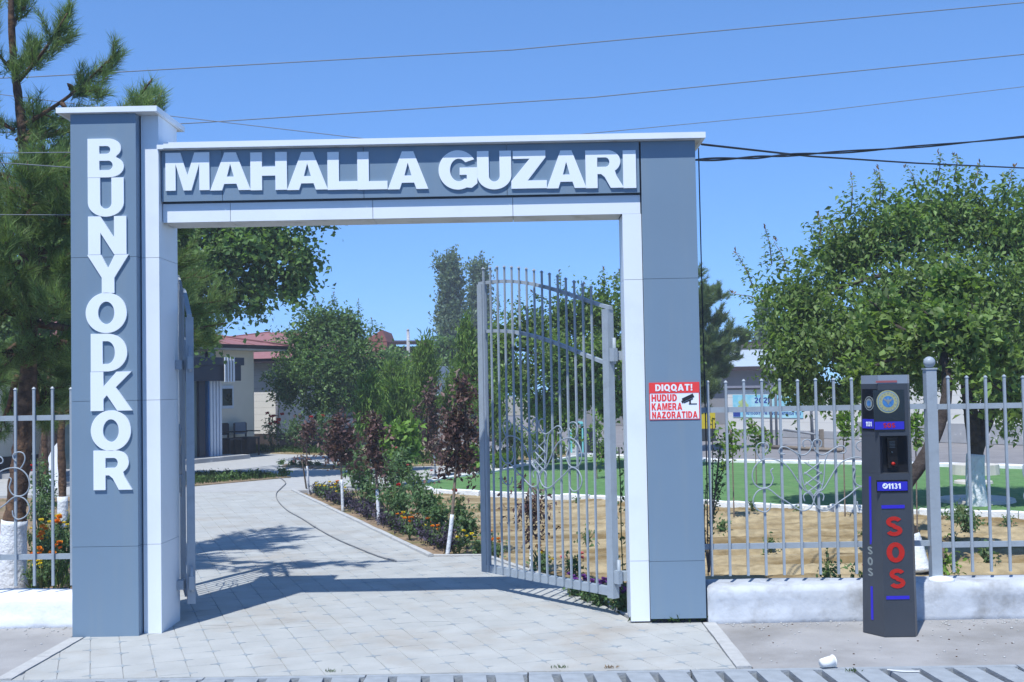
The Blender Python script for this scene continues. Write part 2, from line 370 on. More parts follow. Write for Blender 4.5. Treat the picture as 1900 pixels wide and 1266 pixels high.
# ------------------------------------------------------------------ foliage helpers
def unit(v): return v/np.maximum(np.linalg.norm(v, axis=1, keepdims=True), 1e-9)
def np_mesh(name, V, F):
    me = bpy.data.meshes.new(name); nv, nf, k = len(V), len(F), F.shape[1]
    me.vertices.add(nv); me.vertices.foreach_set('co', V.astype(np.float32).ravel())
    me.loops.add(nf*k); me.loops.foreach_set('vertex_index', F.astype(np.int32).ravel())
    me.polygons.add(nf); me.polygons.foreach_set('loop_start', np.arange(0, nf*k, k, dtype=np.int32))
    me.update(calc_edges=True); return me
def leaf_part(name, ma, parent, pos, dirs, size, wr=.6, fold=.12, flat=.7):
    """one leaf = two triangles folded on the midrib"""
    off = np.array(wloc(parent)); n = len(pos); dirs = unit(dirs)
    up = np.zeros((n, 3)); up[:, 2] = flat; up += rng.normal(0, .55, (n, 3))
    side = unit(np.cross(dirs, up)); nor = np.cross(side, dirs); size = size.reshape(-1, 1)
    mid = pos+dirs*size*.42
    V = np.stack([pos, mid+side*size*wr/2+nor*size*fold, pos+dirs*size-nor*size*.05, mid-side*size*wr/2+nor*size*fold], 1).reshape(-1, 3)-off
    k = np.arange(n)[:, None]*4
    F = np.concatenate([k+np.array([0, 1, 2]), k+np.array([0, 2, 3])], 1).reshape(-1, 3)
    return link_mesh(name, np_mesh(name, V, F), ma, parent)
def twig_leaves(clumps, ntwig, per, L, size, surf=.62, droop=.25, upb=.25, spread=.9):
    """twigs in clumps, leaves along each twig: returns positions, directions, sizes"""
    c = np.array(clumps, float); w = (c[:, 3]*c[:, 4]+c[:, 4]*c[:, 5]+c[:, 3]*c[:, 5]); w /= w.sum()
    k = rng.choice(len(c), ntwig, p=w)
    d = unit(rng.normal(0, 1, (ntwig, 3)))
    r = surf+(1.0-surf)*rng.random((ntwig, 1))**.7
    inner = rng.random((ntwig, 1)) < .22
    r = np.where(inner, rng.random((ntwig, 1))*.7, r)
    lump = 1+.20*np.sin(d[:, :1]*5+k[:, None]*1.7)+.18*np.sin(d[:, 1:2]*6+k[:, None])+.14*np.sin(d[:, 2:]*7+1+k[:, None]*2.)
    tip = c[k, :3]+d*c[k, 3:6]*r*lump
    td = unit(d+rng.normal(0, .5, (ntwig, 3))+np.array([0, 0, upb]))
    ll = L*(.6+.8*rng.random((ntwig, 1)))
    t = np.tile(np.linspace(0, 1, per), (ntwig, 1))+rng.normal(0, .05, (ntwig, per))
    pos = (tip[:, None, :]-td[:, None, :]*ll[:, None, :]*(1-t[:, :, None])).reshape(-1, 3)
    pos += rng.normal(0, size*.28, pos.shape)
    dd = np.repeat(td, per, 0)*.5+rng.normal(0, spread*.6, (ntwig*per, 3)); dd[:, 2] -= droop
    return pos, dd, size*(.65+.7*rng.random(ntwig*per))
def needle_part(name, ma, parent, tips, dirs, L=.26, n=46, nl=.12, wd=.004, spread=.85):
    """tufts of needles round twig ends"""
    off = np.array(wloc(parent)); m = len(tips); dirs = unit(np.asarray(dirs, float)); tips = np.asarray(tips, float)
    t = rng.random((m, n, 1)); base = tips[:, None, :]-dirs[:, None, :]*L*t
    rd = rng.normal(0, 1, (m, n, 3)); rd -= (rd*dirs[:, None, :]).sum(2, keepdims=True)*dirs[:, None, :]
    rd /= np.linalg.norm(rd, axis=2, keepdims=True)
    nd = dirs[:, None, :]*(1.0-.25*t)+rd*spread*(.5+.7*rng.random((m, n, 1)))
    nd /= np.linalg.norm(nd, axis=2, keepdims=True)
    ln = nl*(.7+.5*rng.random((m, n, 1)))
    sd = np.cross(nd, rng.normal(0, 1, (m, n, 3))); sd /= np.linalg.norm(sd, axis=2, keepdims=True)
    V = np.stack([base+sd*wd/2, base-sd*wd/2, base+nd*ln], 2).reshape(-1, 3)-off
    F = np.arange(m*n*3).reshape(-1, 3)
    return link_mesh(name, np_mesh(name, V, F), ma, parent)
def lumpy(pts, r, n=9, amp=.08, sub=4):
    """trunk tube with knobbly outline"""
    P = smooth_curve(pts, sub); rr = np.interp(np.linspace(0, 1, len(P)), np.linspace(0, 1, len(r)), r)
    mb = MB(); mb.tube(P, [x*(1+random.uniform(-amp, amp)) for x in rr], n)
    return mb

# ================================================================== SETTING: ground sheets
def sheet(name, ma, poly, z, thick=.0, kind='structure'):
    mb = MB()
    if thick: mb.prism(poly, z-thick, z)
    else: mb.add([(p[0], p[1], z) for p in poly], [tuple(range(len(poly)))])
    return tag(mb.build(name, ma), kind=kind)
sheet('ground', M_ground, [(-160, -40), (160, -40), (160, 200), (-160, 200)], -.16)
sheet('road', M_road, [(-60, -30), (60, -30), (60, -1.95), (-60, -1.95)], -.06, .05)
sheet('pavement', M_apron, [(-40, -1.40), (-3.325, -1.40), (-3.325, .3), (-40, .3)], -.004, .08)
sheet('pavement', M_apron, [(1.392, -1.40), (40, -1.40), (40, .05), (1.392, .05)], -.004, .08)
# yard behind the lawn, and the plaza in front of the buildings
sheet('yard', M_asph, [(1.40, 20.35), (9.6, 13.95), (16, 9.2), (40, 9), (40, 60), (-2, 60), (-2, 26), (1.4, 23.5)], -.012, .05)
sheet('plaza', M_plaza, [(-10.5, 12.0), (-4.08, 12.0), (-1.95, 12.55), (-1.5, 14.0), (-.67, 15.35), (1.39, 20.3), (1.39, 23.5), (-2.0, 25.6), (-6.9, 25.5), (-12.0, 27), (-12.5, 12)], -.004, .05)

def soil_sheet(name, ma, x0, x1, y0, y1, st, base, amp, furrow=0., ang=0., kind='structure'):
    nx, ny = int((x1-x0)/st)+1, int((y1-y0)/st)+1
    X, Y = np.meshgrid(np.linspace(x0, x1, nx), np.linspace(y0, y1, ny))
    Z = np.full_like(X, base)
    for i in range(26):
        a = rng.random()*6.28; fq = 1.2*1.22**i*.6; ph = rng.random()*6.28
        Z += amp*.55*np.sin(X*math.cos(a)*fq+Y*math.sin(a)*fq+ph)/(1+i*.32)
    Z += rng.normal(0, amp*.16, Z.shape)
    if furrow:
        q = -X*math.sin(ang)+Y*math.cos(ang)+.12*np.sin(X*1.1)
        msk = np.clip((X-.2)/1.2, 0, 1)
        Z += furrow*msk*(np.abs(np.sin(q*math.pi/.62))**1.5-.55)
    V = np.stack([X, Y, Z], 2).reshape(-1, 3)
    i = (np.arange(ny-1)[:, None]*nx+np.arange(nx-1)[None, :]).reshape(-1)
    me = np_mesh(name, V, np.stack([i, i+1, i+nx+1, i+nx], 1))
    me.polygons.foreach_set('use_smooth', [True]*len(me.polygons))
    return tag(link_mesh(name, me, ma), kind=kind)
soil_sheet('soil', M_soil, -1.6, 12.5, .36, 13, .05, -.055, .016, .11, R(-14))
soil_sheet('garden_soil', M_soil2, -14, -2.2, .6, 12.2, .09, -.06, .02)
soil_sheet('garden_soil', M_soil2, -4.2, -.9, 3.4, 13.0, .07, -.045, .012)

# lawn of artificial turf with whitewashed kerbs
LAWN = [(-2.01, 12.4), (-1.57, 11.36), (-.72, 10.8), (1.44, 9.31), (2.71, 8.52), (4.67, 7.24), (6.25, 6.34), (12.5, 2.9), (17, 8.0), (9.5, 13.9), (6.97, 15.8), (4.12, 17.4), (1.98, 19.65), (1.39, 20.2), (.03, 17.25), (-.67, 15.34), (-1.49, 14.0)]
sheet('lawn', M_turf, LAWN, .012, .06)
def kerb_run(name, pts, w=.11, h=.045, seg=.8, ma=None, rough=.012, label=None):
    root = thing(name, label or 'whitewashed kerb of rough stones round the green lawn', 'kerb', (pts[0][0], pts[0][1], 0))
    root['kind'] = 'structure'; del root['category']
    for a, b in zip(pts[:-1], pts[1:]):
        a, b = Vector(a), Vector(b); L = (b-a).length; n = max(1, round(L/seg)); d = (b-a)/L; nn = Vector((-d.y, d.x))
        for i in range(n):
            p, q = a+d*(L*i/n+.006), a+d*(L*(i+1)/n-.006); j = lambda: random.uniform(-rough, rough)
            hh = h+j()
            rings = []
            for t in (0, .33, .67, 1):
                c = p.lerp(q, t); w2 = w/2+j(); w3 = w/2+j(); zz = hh+j()*.6
                rings.append([(c+nn*w2).to_3d()+Vector((0, 0, -.06)), (c+nn*w2*.97).to_3d()+Vector((0, 0, zz*.75)), (c+nn*w2*.6).to_3d()+Vector((0, 0, zz)),
                              (c-nn*w3*.6).to_3d()+Vector((0, 0, zz)), (c-nn*w3*.97).to_3d()+Vector((0, 0, zz*.75)), (c-nn*w3).to_3d()+Vector((0, 0, -.06))])
            MB().loft(rings).build('kerbstone', ma or M_whitekerb, root)
    return root
kerb_run('lawn_kerb', LAWN[0:8], .10, .05, .55, rough=.018)
kerb_run('lawn_kerb', [LAWN[0]]+LAWN[:12:-1], .10, .06, .8, label='low white kerb on the path side of the lawn')
kerb_run('lawn_kerb', LAWN[9:14], .22, .09, 1.2, label='wide white kerb between the lawn and the asphalt yard')

# ------------------------------------------------------------------ pavers
def clip(poly, reg):
    for a, b in zip(reg, reg[1:]+reg[:1]):
        out_ = []; ex, ey = b[0]-a[0], b[1]-a[1]
        for p, q in zip(poly, poly[1:]+poly[:1]):
            sp = ex*(p[1]-a[1])-ey*(p[0]-a[0]); sq = ex*(q[1]-a[1])-ey*(q[0]-a[0])
            if sp >= 0: out_.append(p)
            if (sp >= 0) != (sq >= 0):
                t = sp/(sp-sq); out_.append((p[0]+(q[0]-p[0])*t, p[1]+(q[1]-p[1])*t))
        poly = out_
        if len(poly) < 3: return []
    return poly
APRON = [(-3.205, -1.395), (1.285, -1.395), (1.285, .2), (-3.205, .2)]
INNER = [(-3.15, .205), (.76, .205), (.43, 1.49), (-.02, 2.62), (-.47, 3.62), (-3.95, 3.62)]
PATH = [(-3.95, 3.63), (-1.02, 3.63), (-4.08, 11.99), (-7.3, 11.99)]
def area(p): return abs(sum(a[0]*b[1]-b[0]*a[1] for a, b in zip(p, p[1:]+p[:1])))/2
T0 = .196; A20 = R(20)
E1 = Vector((-math.sin(A20), math.cos(A20))); E2 = Vector((math.cos(A20), math.sin(A20))); O0 = Vector((-.40, -.883))
allp = []; stars = MB(); 
for reg in (APRON, INNER, PATH):
    xs = [p[0] for p in reg]; ys = [p[1] for p in reg]
    for i in range(-70, 70):
        for j in range(-30, 80):
            o = O0+E2*T0*i+E1*T0*j
            if not (min(xs)-.4 < o.x < max(xs)+.4 and min(ys)-.4 < o.y < max(ys)+.4): continue
            g = .0012
            q = [o+E2*g+E1*g, o+E2*(T0-g)+E1*g, o+E2*(T0-g)+E1*(T0-g), o+E2*g+E1*(T0-g)]
            c = clip([tuple(v) for v in q], reg)
            if c and area(c) > .0012: allp.append(((o+(E1+E2)*T0/2).y, c, reg is PATH))
            if (i+j) % 2 == 0 and o.y < 5.2:
                s = []
                for k in range(8):
                    r = .050 if k % 2 == 0 else .016
                    a = A20+k*math.pi/4
                    s.append((o.x+r*math.cos(a), o.y+r*math.sin(a)))
                s2 = clip(s, reg)
                if len(s2) == 8: stars.prism(s2, -.004, .0012)
allp.sort(key=lambda t: t[0])
pav = thing('paving', 'pale concrete paver drive through the gate with grey star inlays', 'paving', (-1, 0, 0)); pav['kind'] = 'structure'; del pav['category']
bed = MB()
for reg in (APRON, INNER, PATH): bed.prism(reg, -.06, -.006)
bed.build('mortar_bed', M_bed, pav)
rest = MB()
def paver(mb, c):
    dz = random.gauss(0, .0009); tx, ty = random.gauss(0, .004), random.gauss(0, .004)
    cx = sum(p[0] for p in c)/len(c); cy = sum(p[1] for p in c)/len(c); n = len(c)
    top = [Vector((cx+(p[0]-cx)*.975, cy+(p[1]-cy)*.975, dz+tx*(p[0]-cx)+ty*(p[1]-cy))) for p in c]
    low = [Vector((p[0], p[1], -.004)) for p in c]; base = [Vector((p[0], p[1], -.03)) for p in c]
    mb.add(base+low+top, [tuple(range(2*n, 3*n))]+[(i, (i+1) % n, n+(i+1) % n, n+i) for i in range(n)]+[(n+i, n+(i+1) % n, 2*n+(i+1) % n, 2*n+i) for i in range(n)])
for k, (yy, c, far) in enumerate(allp):
    if k < 300: mb = MB(); paver(mb, c); mb.build('paver', M_conc, pav)
    else: paver(rest, c)
tag(rest.build('pavers', M_conc, pav), kind='stuff')
tag(stars.build('star_inlays', M_star, pav), kind='stuff')
# flush edging strips beside the drive and along the flower bed
def edging(name, pts, w, h, seg, label):
    return kerb_run(name, pts, w, h, seg, M_kerb, .003, label)
edging('edging', [(-3.262, -1.39), (-3.262, -.16)], .10, .008, .62, 'flush concrete edging left of the paved drive')
edging('edging', [(1.338, -1.39), (1.338, .0)], .095, .008, .7, 'flush concrete edging right of the paved drive')
edging('edging', [(-.99, 3.63), (-4.06, 12.0)], .06, .03, .8, 'pale edging strip between the path and the flower bed')
edging('edging', [(.80, .3), (.47, 1.5), (.02, 2.65), (-.43, 3.66), (-.98, 3.72)], .06, .012, .6, 'worn edge of the paving at the soil bed')

# dark irrigation hose lying along the path
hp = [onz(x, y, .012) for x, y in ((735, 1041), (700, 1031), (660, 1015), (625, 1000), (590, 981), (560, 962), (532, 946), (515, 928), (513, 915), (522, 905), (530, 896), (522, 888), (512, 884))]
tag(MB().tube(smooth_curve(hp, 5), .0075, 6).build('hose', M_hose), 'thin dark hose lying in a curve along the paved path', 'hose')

# ------------------------------------------------------------------ drain channel with slotted covers at the kerbside
for k, xa in enumerate(np.arange(-6.0, 6.0, 1.0)):
    dr = thing('drain_cover', 'slotted concrete drain cover in the row along the road', 'drain cover', (xa+.5, -1.7, 0), 'slotted drain covers along the road')
    mb = MB(); x0, x1 = xa+.004, xa+.996
    mb.box(x0, x1, -1.455, -1.405, -.08, -.002); mb.box(x0, x1, -1.95, -1.90, -.08, -.002)
    mb.build('rim', M_drain, dr)
    for q in range(5):
        a = xa+.2*q+(.004 if q == 0 else .028); b = xa+.2*(q+1)-(.004 if q == 4 else .028)
        sh = .03
        MB().prism([(a, -1.9), (b, -1.9), (b-sh, -1.456), (a-sh if q else a, -1.456)], -.07, -.003).build('bar', M_drain, dr)
sheet('drain_channel', M_dark, [(-40, -1.95), (40, -1.95), (40, -1.401), (-40, -1.401)], -.081, .02)

# ================================================================== ENTRANCE GATEWAY
gate = thing('entrance_gateway', 'blue grey and white gateway with raised white lettering over the drive', 'gateway', (-1, 0.2, 0))
JG = .0014
def clad_box(x0, x1, y0, y1, z0, z1, joints, ma, sides='flrb', t=.012, name='panel'):
    """core with thin cladding panels, open joints between them"""
    bx('core', M_core, gate, x0+t, x1-t, y0+t, y1-t, z0, z1)
    zs = [z0]+list(joints)+[z1]
    for a, b in zip(zs[:-1], zs[1:]):
        a2, b2 = a+(JG if a != z0 else 0), b-(JG if b != z1 else 0)
        e = .0006
        if 'f' in sides: bx(name, ma, gate, x0, x1, y0, y0+t-e, a2, b2)
        if 'b' in sides: bx(name, ma, gate, x0, x1, y1-t+e, y1, a2, b2)
        if 'l' in sides: bx(name, ma, gate, x0, x0+t-e, y0+t, y1-t, a2, b2)
        if 'r' in sides: bx(name, ma, gate, x1-t+e, x1, y0+t, y1-t, a2, b2)
# tall left pillar: blue front box and white column
LJ = [.650, 1.710, 2.766]
clad_box(-3.305, -2.822, -.14, .46, -.03, 3.829, LJ, M_blue)
clad_box(-2.812, -2.682, -.05, .42, -.03, 3.829, LJ, M_white, name='column_panel')
cap = MB(); 
cap.box(-3.397, -2.653, -.18, .545, 3.832, 3.872)
cap.build('cap', M_white, gate)
bx('cap_soffit', M_soffit, gate, -3.37, -2.675, -.16, .52, 3.8293, 3.8318)
# lintel
bx('core', M_core, gate, -2.68, .905, .02, .34, 3.192, 3.57); bx('core', M_core, gate, -2.68, .905, .052, .34, 3.052, 3.19)
xs = [-2.678, -2.22, -1.16, -.09, .9]
for a, b in zip(xs[:-1], xs[1:]):
    bx('panel', M_blue, gate, a+.002, b-.002, 0, .018, 3.19, 3.572)
    bx('panel', M_blue, gate, a+.002, b-.002, .342, .36, 3.19, 3.572)
xs = [-2.678, -2.17, -1.10, -.05, .905]
for a, b in zip(xs[:-1], xs[1:]):
    bx('column_panel', M_white, gate, a+.002, b-.002, .035, .05, 3.037, 3.176)
    bx('column_panel', M_white, gate, a+.002, b-.002, .342, .36, 3.037, 3.176)
    bx('soffit_panel', M_soffit, gate, max(a, -2.676)+.002, min(b, .76)-.002, .051, .341, 3.036, 3.05)
bx('lintel_cap', M_white, gate, -2.64, 1.388, -.068, .43, 3.578, 3.622)
bx('lintel_cap', M_white, gate, -2.690, -2.641, -.066, .43, 3.574, 3.606)
bx('cap_soffit', M_soffit, gate, -2.66, 1.36, -.045, .40, 3.5735, 3.5775)
# right pillar
RJ = [.455, 1.50, 2.543]
RJ = [.455, 2.543]
clad_box(.912, 1.318, 0, .36, .035, 3.572, RJ, M_blue)
clad_box(.768, .908, .035, .358, .012, 3.036, RJ, M_white, name='column_panel')
bx('plinth', M_dark, gate, .80, 1.30, .05, .33, -.05, .04)
# raised lettering: one part per letter
def letters(word, spans, y_top, y_bot, Yp, d):
    """spans are photograph x ranges of each letter, turned into metric widths on the panel"""
    for ch, (a, b), (t, bt) in zip(word, spans, zip(y_top, y_bot)):
        p0, p1 = at(a, bt, Yp), at(b, t, Yp)
        T = frame((p0.x, Yp+d/2-.0, p0.z), (1, 0, 0)); T = Matrix.Translation((0, -d, 0)) @ T
        mb = MB(); glyph_into(mb, ch, T, (p1.x-p0.x), at((a+b)/2, t, Yp).z-at((a+b)/2, bt, Yp).z, d)
        o = mb.build('letter', M_letter, gate)
        o['label'] = 'raised white letter '+ch
letters('MAHALLAGUZARI', [(308.3, 389), (391, 465), (465.7, 532.6), (533.4, 608), (608.6, 663), (664, 718.5), (720, 794), (814.5, 885), (886, 948), (949, 1013.5), (1014.5, 1086.5), (1087, 1156), (1156.5, 1179)],
        [285+(x-340)*-.006 for x in (348, 428, 499, 570, 636, 691, 757, 850, 917, 981, 1050, 1121, 1168)],
        [355+(x-340)*-.0062 for x in (348, 428, 499, 570, 636, 691, 757, 850, 917, 981, 1050, 1121, 1168)], 0, .016)
letters('BUNYODKOR', [(164, 230.7), (164.5, 230.7), (165, 235.5), (163.5, 240), (160.5, 236.3), (170, 237), (169.5, 246), (170, 244), (175, 246)],
        [258.8, 331.2, 402.6, 474, 545.6, 620, 690.6, 763.6, 836.4], [330.6, 402, 473.4, 545, 617.6, 690, 763, 835.8, 909.5], -.14, .016)

# ------------------------------------------------------------------ warning sign on the right pillar
sg = thing('warning_sign', 'red and white camera warning sign on the right gate pillar', 'sign', (1.12, -.004, 1.63))
bx('board', M_whitesign, sg, .940, 1.300, -.006, -.001, 1.501, 1.768)
bx('border', M_redsign, sg, .934, 1.306, -.005, -.002, 1.495, 1.501); bx('border', M_redsign, sg, .934, .9395, -.005, -.002, 1.501, 1.692); bx('border', M_redsign, sg, 1.3005, 1.306, -.005, -.002, 1.501, 1.692)
bx('header', M_redsign, sg, .934, 1.306, -.008, -.0015, 1.692, 1.771)
def sign_text(s, x0, x1, z0, z1, ma, y, parent=sg, gap=.12):
    mb = MB(); text_into(mb, s, frame((x0, y, z0), (1, 0, 0)), x1-x0, z1-z0, .0016, gap); return mb.build('lettering', ma, parent)
sign_text('DIQQAT!', .980, 1.255, 1.708, 1.757, M_whitesign, -.0092)
sign_text('HUDUD', .950, 1.138, 1.632, 1.684, M_redsign, -.0072)
sign_text('KAMERA', .950, 1.176, 1.567, 1.619, M_redsign, -.0072)
sign_text('NAZORATIDA', .952, 1.288, 1.507, 1.556, M_redsign, -.0072)
mb = MB()
T = frame((1.222, -.0072, 1.652), (math.cos(R(24)), 0, math.sin(R(24))))
mb.box(-.045, .045, -.010, .018, -.001, .001, T); mb.box(-.056, -.046, -.016, .004, -.001, .001, T); mb.box(-.044, .03, -.021, -.0135, -.001, .001, T)
T = frame((1.235, -.0072, 1.612), (1, 0, 0)); mb.box(-.006, .006, -.004, .026, -.001, .001, T); mb.box(-.010, .050, -.006, .001, -.0012, .0012, T)
mb.build('camera_pictogram', M_blackp, sg)

# ------------------------------------------------------------------ scroll ornament (metres from its centre)
def orn_paths():
    c = lambda L: [((x-1130)/1598, (640-y)/1598) for x, y in L]
    half = [c([(655, 518), (625, 545), (640, 600), (650, 650), (620, 720), (560, 752), (480, 745), (420, 690), (400, 600), (430, 500), (500, 430), (590, 403), (700, 420), (790, 465), (860, 540), (930, 650), (1000, 760), (1060, 803), (1105, 806)]),
            c([(540, 1040), (600, 1000), (612, 930)])[::-1]+c([(450, 1005), (405, 930), (412, 860), (460, 790), (540, 757), (610, 775), (700, 850), (820, 930), (920, 1000), (1000, 1032), (1085, 1000), (1128, 930), (1150, 860), (1200, 812)]),
            c([(560, 330), (600, 285), (595, 235), (540, 210), (480, 225), (455, 280), (470, 350), (520, 428)]),
            c([(800, 350), (745, 345), (728, 310), (750, 272), (800, 262), (860, 290), (930, 332), (1000, 365), (1060, 350), (1108, 300), (1130, 240), (1150, 195), (1195, 178), (1240, 205), (1235, 260), (1215, 268)]),
            c([(880, 300), (950, 360), (982, 450), (992, 560), (1003, 660), (1030, 760), (1060, 805)]),
            c([(1022, 920), (1008, 860), (1040, 822), (1100, 822), (1128, 860)]),
            c([(1030, 450), (1130, 520), (1240, 598)]), c([(1026, 572), (1130, 650), (1250, 735)]), c([(1040, 690), (1130, 762), (1215, 818)])]
    res = []
    for p in half:
        res.append(p); res.append([(-a, b) for a, b in p])
    return res
ORN = orn_paths()
def ornament(parent, P, sx=1., sz=1., r=.0055):
    """P maps (s, z) in the plane of the leaf or panel to a point"""
    for p in ORN:
        q = smooth_curve([P(a*sx, b*sz) for a, b in p], 4)
        MB().tube(q, r, 5).build('scroll', M_gate, parent)

# ------------------------------------------------------------------ gate leaves
def gate_leaf(name, label, hinge, free, flip):
    h = Vector((*hinge, 0)); fr = Vector((*free, 0)); L = (fr-h).length; u = (fr-h)/L; n = Vector((-u.y, u.x, 0))
    if n.y > 0: n = -n
    root = thing(name, label, 'gate', tuple(h))
    F = Matrix.Identity(4)
    for i in range(3): F[i][0], F[i][1], F[i][2], F[i][3] = u[i], n[i], (0, 0, 1)[i], h[i]
    P = lambda s, z, o=0.: F @ Vector((s, o, z))
    top = lambda s: 2.352+(2.672-2.352)*math.sin(min(1, max(0, (s+.04)/1.55))*math.pi/2)**1.12
    mid = lambda s: top(s)-.425-.012*math.cos(s)
    w = .034
    bx('hinge_stile', M_gate, root, -w, w, -.03, .03, .135, 2.345, F)
    bx('free_stile', M_gate, root, L-w, L+w, -.03, .03, .150, top(L)-.008, F)
    bx('bottom_rail', M_gate, root, w+.001, L-w-.001, -.028, .028, .152, .215, F)
    for fn, nm, a0 in ((top, 'top_rail', -.04), (mid, 'middle_rail', w+.001)):
        mb = MB(); ss = np.linspace(a0, L+(.03 if nm == 'top_rail' else -w-.001), 24); rings = []
        for s in ss:
            z = fn(s); rings.append([P(s, z-.014, -.018), P(s, z-.014, .018), P(s, z+.014, .018), P(s, z+.014, -.018)])
        mb.loft(rings).build(nm, M_gate, root)
    for i in range(15):
        s = .141+i*.1010
        mb = MB(); z1 = top(s)+.118
        mb.box(s-.007, s+.007, .0305, .0445, .165, z1, F)
        o = mb.build('bar', M_gate, root)
        MB().loft([[P(s-.013, z1+.0005, .026), P(s+.013, z1+.0005, .026), P(s+.013, z1+.0005, .052), P(s-.013, z1+.0005, .052)],
                   [P(s-.004, z1+.016, .035), P(s+.004, z1+.016, .035), P(s+.004, z1+.016, .043), P(s-.004, z1+.016, .043)]]).build('bar_tip', M_gate, o)
    ornament(root, lambda a, b: P(.80+a, 1.19+b, .054), 1.15, 1.05, .0055)
    for z in (.30, 1.99):
        mb = MB(); hs = -1
        mb.box(-w-.05, -w-.001, -.02, .02, z-.05, z+.05, F); mb.tube([P(-w-.035, z-.07), P(-w-.035, z+.13)], .014, 8)
        mb.build('hinge', M_gate, root)
    return root, P
lr, PR = gate_leaf('gate_leaf', 'half open right gate leaf with upright bars and scrollwork', (.662, .326), (-.345, 1.611), False)
MB().box(.72, .79, .325, .40, .26, .33).build('hinge_bracket', M_gate, lr); MB().box(.70, .775, .33, .40, 1.95, 2.02).build('hinge_bracket', M_gate, lr)
ll, PL = gate_leaf('gate_leaf', 'left gate leaf swung wide open and seen nearly edge on behind the white column', (-2.588, .40), (-3.10, 1.95), True)
MB().box(-2.68, -2.63, .33, .40, .25, .32).build('hinge_bracket', M_gate, ll); MB().box(-2.68, -2.63, .33, .40, 1.94, 2.01).build('hinge_bracket', M_gate, ll)
MB().box(-2.606, -2.576, .3655, .3695, .28, .40).build('rust_patch', M_rust, ll)

# ------------------------------------------------------------------ low rendered walls and the railings on them
def low_wall(label, x0, x1, y0, y1, zt, ma, name='low_wall'):
    nx = int(abs(x1-x0)/.07); rings = []
    for i in range(nx+1):
        x = x0+(x1-x0)*i/nx; f = lambda k: .006*math.sin(x*2.1+k)+.005*math.sin(x*5.3+k*2)+random.uniform(-.0025, .0025)
        rings.append([Vector((x, y1, -.06)), Vector((x, y1, zt-.02)), Vector((x, y1-.03, zt+f(5)*.6)), Vector((x, y0+.07, zt+f(1)*.7)), Vector((x, y0+.025, zt-.012+f(2))), Vector((x, y0+f(3), zt-.05)),
                      Vector((x, y0+.004+f(4), zt*.62)), Vector((x, y0+f(6)-.004, zt*.3)), Vector((x, y0-.012+f(7), .03)), Vector((x, y0-.02+f(8), -.03))])
    mb = MB(); mb.loft(rings, True, True)
    return tag(mb.build(name, ma), label, 'wall')
low_wall('low greyish whitewashed wall under the railings right of the gate', 1.335, 16, 0.0, .36, .262, M_wwash)
low_wall('low bright whitewashed wall under the railings left of the gate', -16, -3.318, .25, .60, .238, M_wwash2)

def railing(name, label, xs, Y, zb, zt, r0, r1, xa, xb, orns):
    root = thing(name, label, 'railing', ((xa+xb)/2, Y, zb), None)
    bx('rail', M_gate, root, xa, xb, Y-.004, Y+.026, r1-.020, r1+.020); bx('rail', M_gate, root, xa, xb, Y-.004, Y+.026, r0-.020, r0+.020)
    for x in xs:
        dz = random.uniform(-.006, .006)
        p = bx('picket', M_gate, root, x-.009, x+.009, Y-.0235, Y-.0045, zb, zt+dz)
        MB().loft([[(x-.013, Y-.028, zt+dz+.0006), (x+.013, Y-.028, zt+dz+.0006), (x+.013, Y-.001, zt+dz+.0006), (x-.013, Y-.001, zt+dz+.0006)],
                   [(x-.004, Y-.018, zt+dz+.016), (x+.004, Y-.018, zt+dz+.016), (x+.004, Y-.010, zt+dz+.016), (x-.004, Y-.010, zt+dz+.016)]]).build('picket_tip', M_gate, p)
    for cx, cz in orns: ornament(root, lambda a, b: Vector((cx+a, Y-.034, cz+b)))
    return root
fr = railing('railing', 'grey railing between the gate pillar and the ball topped post', [1.398+.1355*i for i in range(12)], .2, .31, 1.765, .527, 1.556, 1.322, 3.04, [(2.17, 1.035)])
for dx in (0,): pass
railing('railing', 'grey railing at the right edge beyond the ball topped post', [3.209+.141*i for i in range(12)], .2, .31, 1.765, .512, 1.551, 3.12, 4.85, [(4.20, 1.035)])
railing('railing', 'grey railing left of the gateway behind the tall pillar', [-3.509-.1445*i for i in range(11)], .4, .29, 1.806, .510, 1.584, -5.0, -3.30, [(-4.283, 1.055)])
po = thing('railing_post', 'thick square railing post with a ball on top', 'post', (3.08, .205, .26))
bx('shaft', M_gate, po, 3.041, 3.119, .165, .245, .262, 1.832); bx('post_cap', M_gate, po, 3.035, 3.125, .159, .251, 1.8325, 1.845)
MB().ball((3.08, .205, 1.888), .044, 14, 10).build('ball', M_gate, po)
MB().ball((3.09, .12, .265), .10, 10, 6, .28).build('mortar_lump', M_wwash2, po)
MB().loft([[Vector((3.04, .16, .2625)), Vector((3.12, .16, .2625)), Vector((3.12, .25, .2625)), Vector((3.04, .25, .2625))]]*2)

